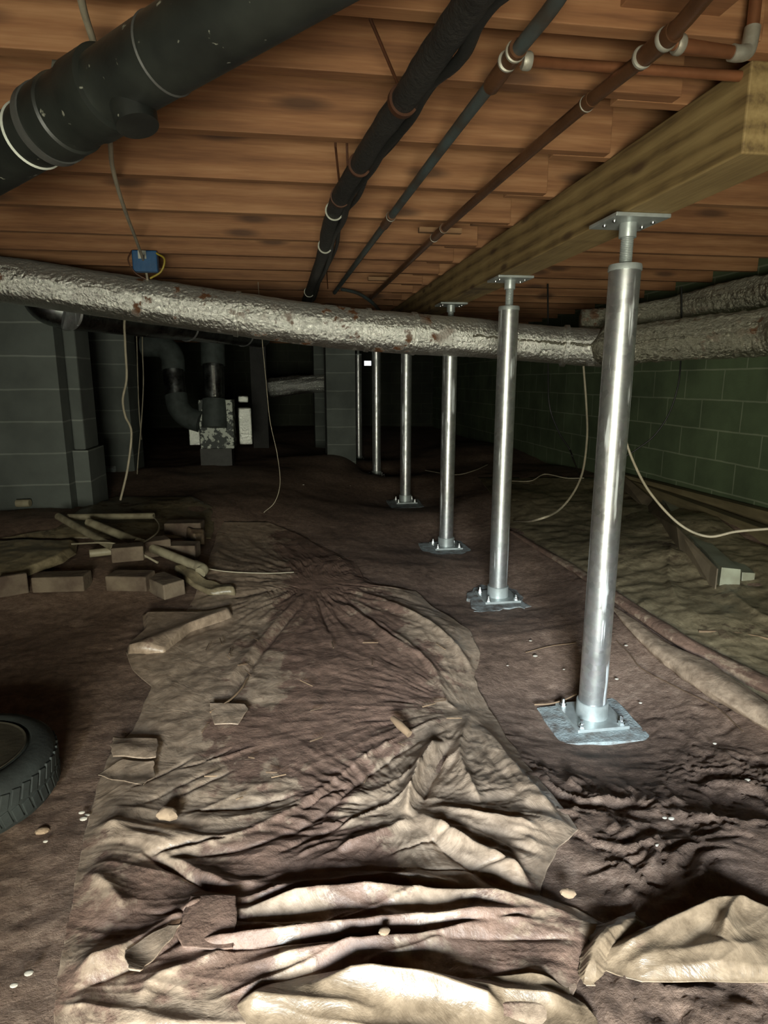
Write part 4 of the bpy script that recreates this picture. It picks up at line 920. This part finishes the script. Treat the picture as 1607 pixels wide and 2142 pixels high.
# ------------------------------------------------------------------ small litter
def stone(px, s, mat, label, off=.02, name='stone', cat='stone', flat=.6):
    p = at_g(*px, off); m_ = MB(); sd = random.random()*50
    m_.lathe([(s*math.sin(t), -s*math.cos(t)*flat) for t in np.linspace(.05, math.pi-.05, 7)], (0, 0, 0), seg=10)
    m_.v = [tuple((np.array(v_)*(1+.35*float(fbm(v_[0]*30+sd, v_[1]*30+v_[2]*20, 2)))*np.array([1.25, .9, 1]))+p) for v_ in m_.v]
    return tag(m_.build(name, M[mat], smooth=True, angle=30), label, cat)
stone((347, 1704), .022, 'stone', 'tan flat stone on the left part of the big sheet', .035)
stone((90, 1738), .013, 'stone', 'small tan stone on the mud in front of the tire', .004)
stone((806, 1948), .009, 'stone', 'little pale stone in the foreground folds of the sheet', .06)
stone((1188, 1868), .014, 'stone', 'tan pebble at the right rim of the big sheet', .02)
tag(MB().tube([at_g(822, 1503, .05), at_g(838, 1518, .055), at_g(857, 1536, .045)], [.009, .013, .011], 10).build('wood_chunk', M['root'], smooth=True), 'short pale stick lying near the middle fold of the sheet', 'stick')
cable([at_g(1118, 1474, .012), at_g(1150, 1472, .02), at_g(1180, 1464, .025), at_g(1206, 1452, .03)], .003, 'root', 'thin pale root beside the closest concrete pad', name='root', cat='root')
cable([at_g(1290, 1340, .008), at_g(1320, 1370, .01), at_g(1345, 1400, .01), at_g(1420, 1440, .01), at_g(1500, 1480, .01), at_g(1555, 1530, .008)], .0018, 'twig', 'thin dark root winding over the mud at right', name='root', cat='root')
cable([at_g(1100, 1365, .008), at_g(1150, 1352, .01), at_g(1205, 1345, .01)], .0016, 'root', 'thin root on the mud left of the closest post', name='root', cat='root')
cable([at_g(440, 1490, .03), at_g(480, 1465, .035), at_g(505, 1440, .035), at_g(516, 1420, .03)], .0035, 'root', 'curved pale twig on the left half of the big sheet', name='twig', cat='twig')
tw = None
for k in range(26):
    x = random.uniform(420, 960); y = random.uniform(1330, 1680); a = random.uniform(-.5, 3.3); l_ = random.uniform(12, 34)
    if x > 850 and y > 1560: continue
    p = [at_g(x-math.cos(a)*l_/2, y-math.sin(a)*l_*.3, .034), at_g(x, y, .037), at_g(x+math.cos(a)*l_/2, y+math.sin(a)*l_*.3, .034)]
    tag(MB().tube(p, random.uniform(.0015, .0028), 6).build('twig', M[random.choice(['twig', 'twig', 'root'])], smooth=True), 'small twig scattered on the muddy plastic sheet', 'twig', 'twigs scattered on the big sheet')
chips = [(1110, 1340), (1062, 1392), (1340, 1470), (1310, 1350), (1390, 1710), (1405, 1712), (1378, 1768), (175, 1712), (183, 1705), (170, 1700), (95, 1760), (1565, 1632), (1495, 1555), (60, 2035), (30, 2060), (733, 1016), (635, 1014), (1415, 1345), (1120, 1372), (48, 1650), (62, 1680), (1180, 1400), (1290, 1420)]
for x, y in chips:
    stone((x, y), random.uniform(.004, .008), 'chip', 'tiny pale chip lying on the dirt', .012, 'stone_chip', 'chip', .5)['group'] = 'pale chips on the dirt'
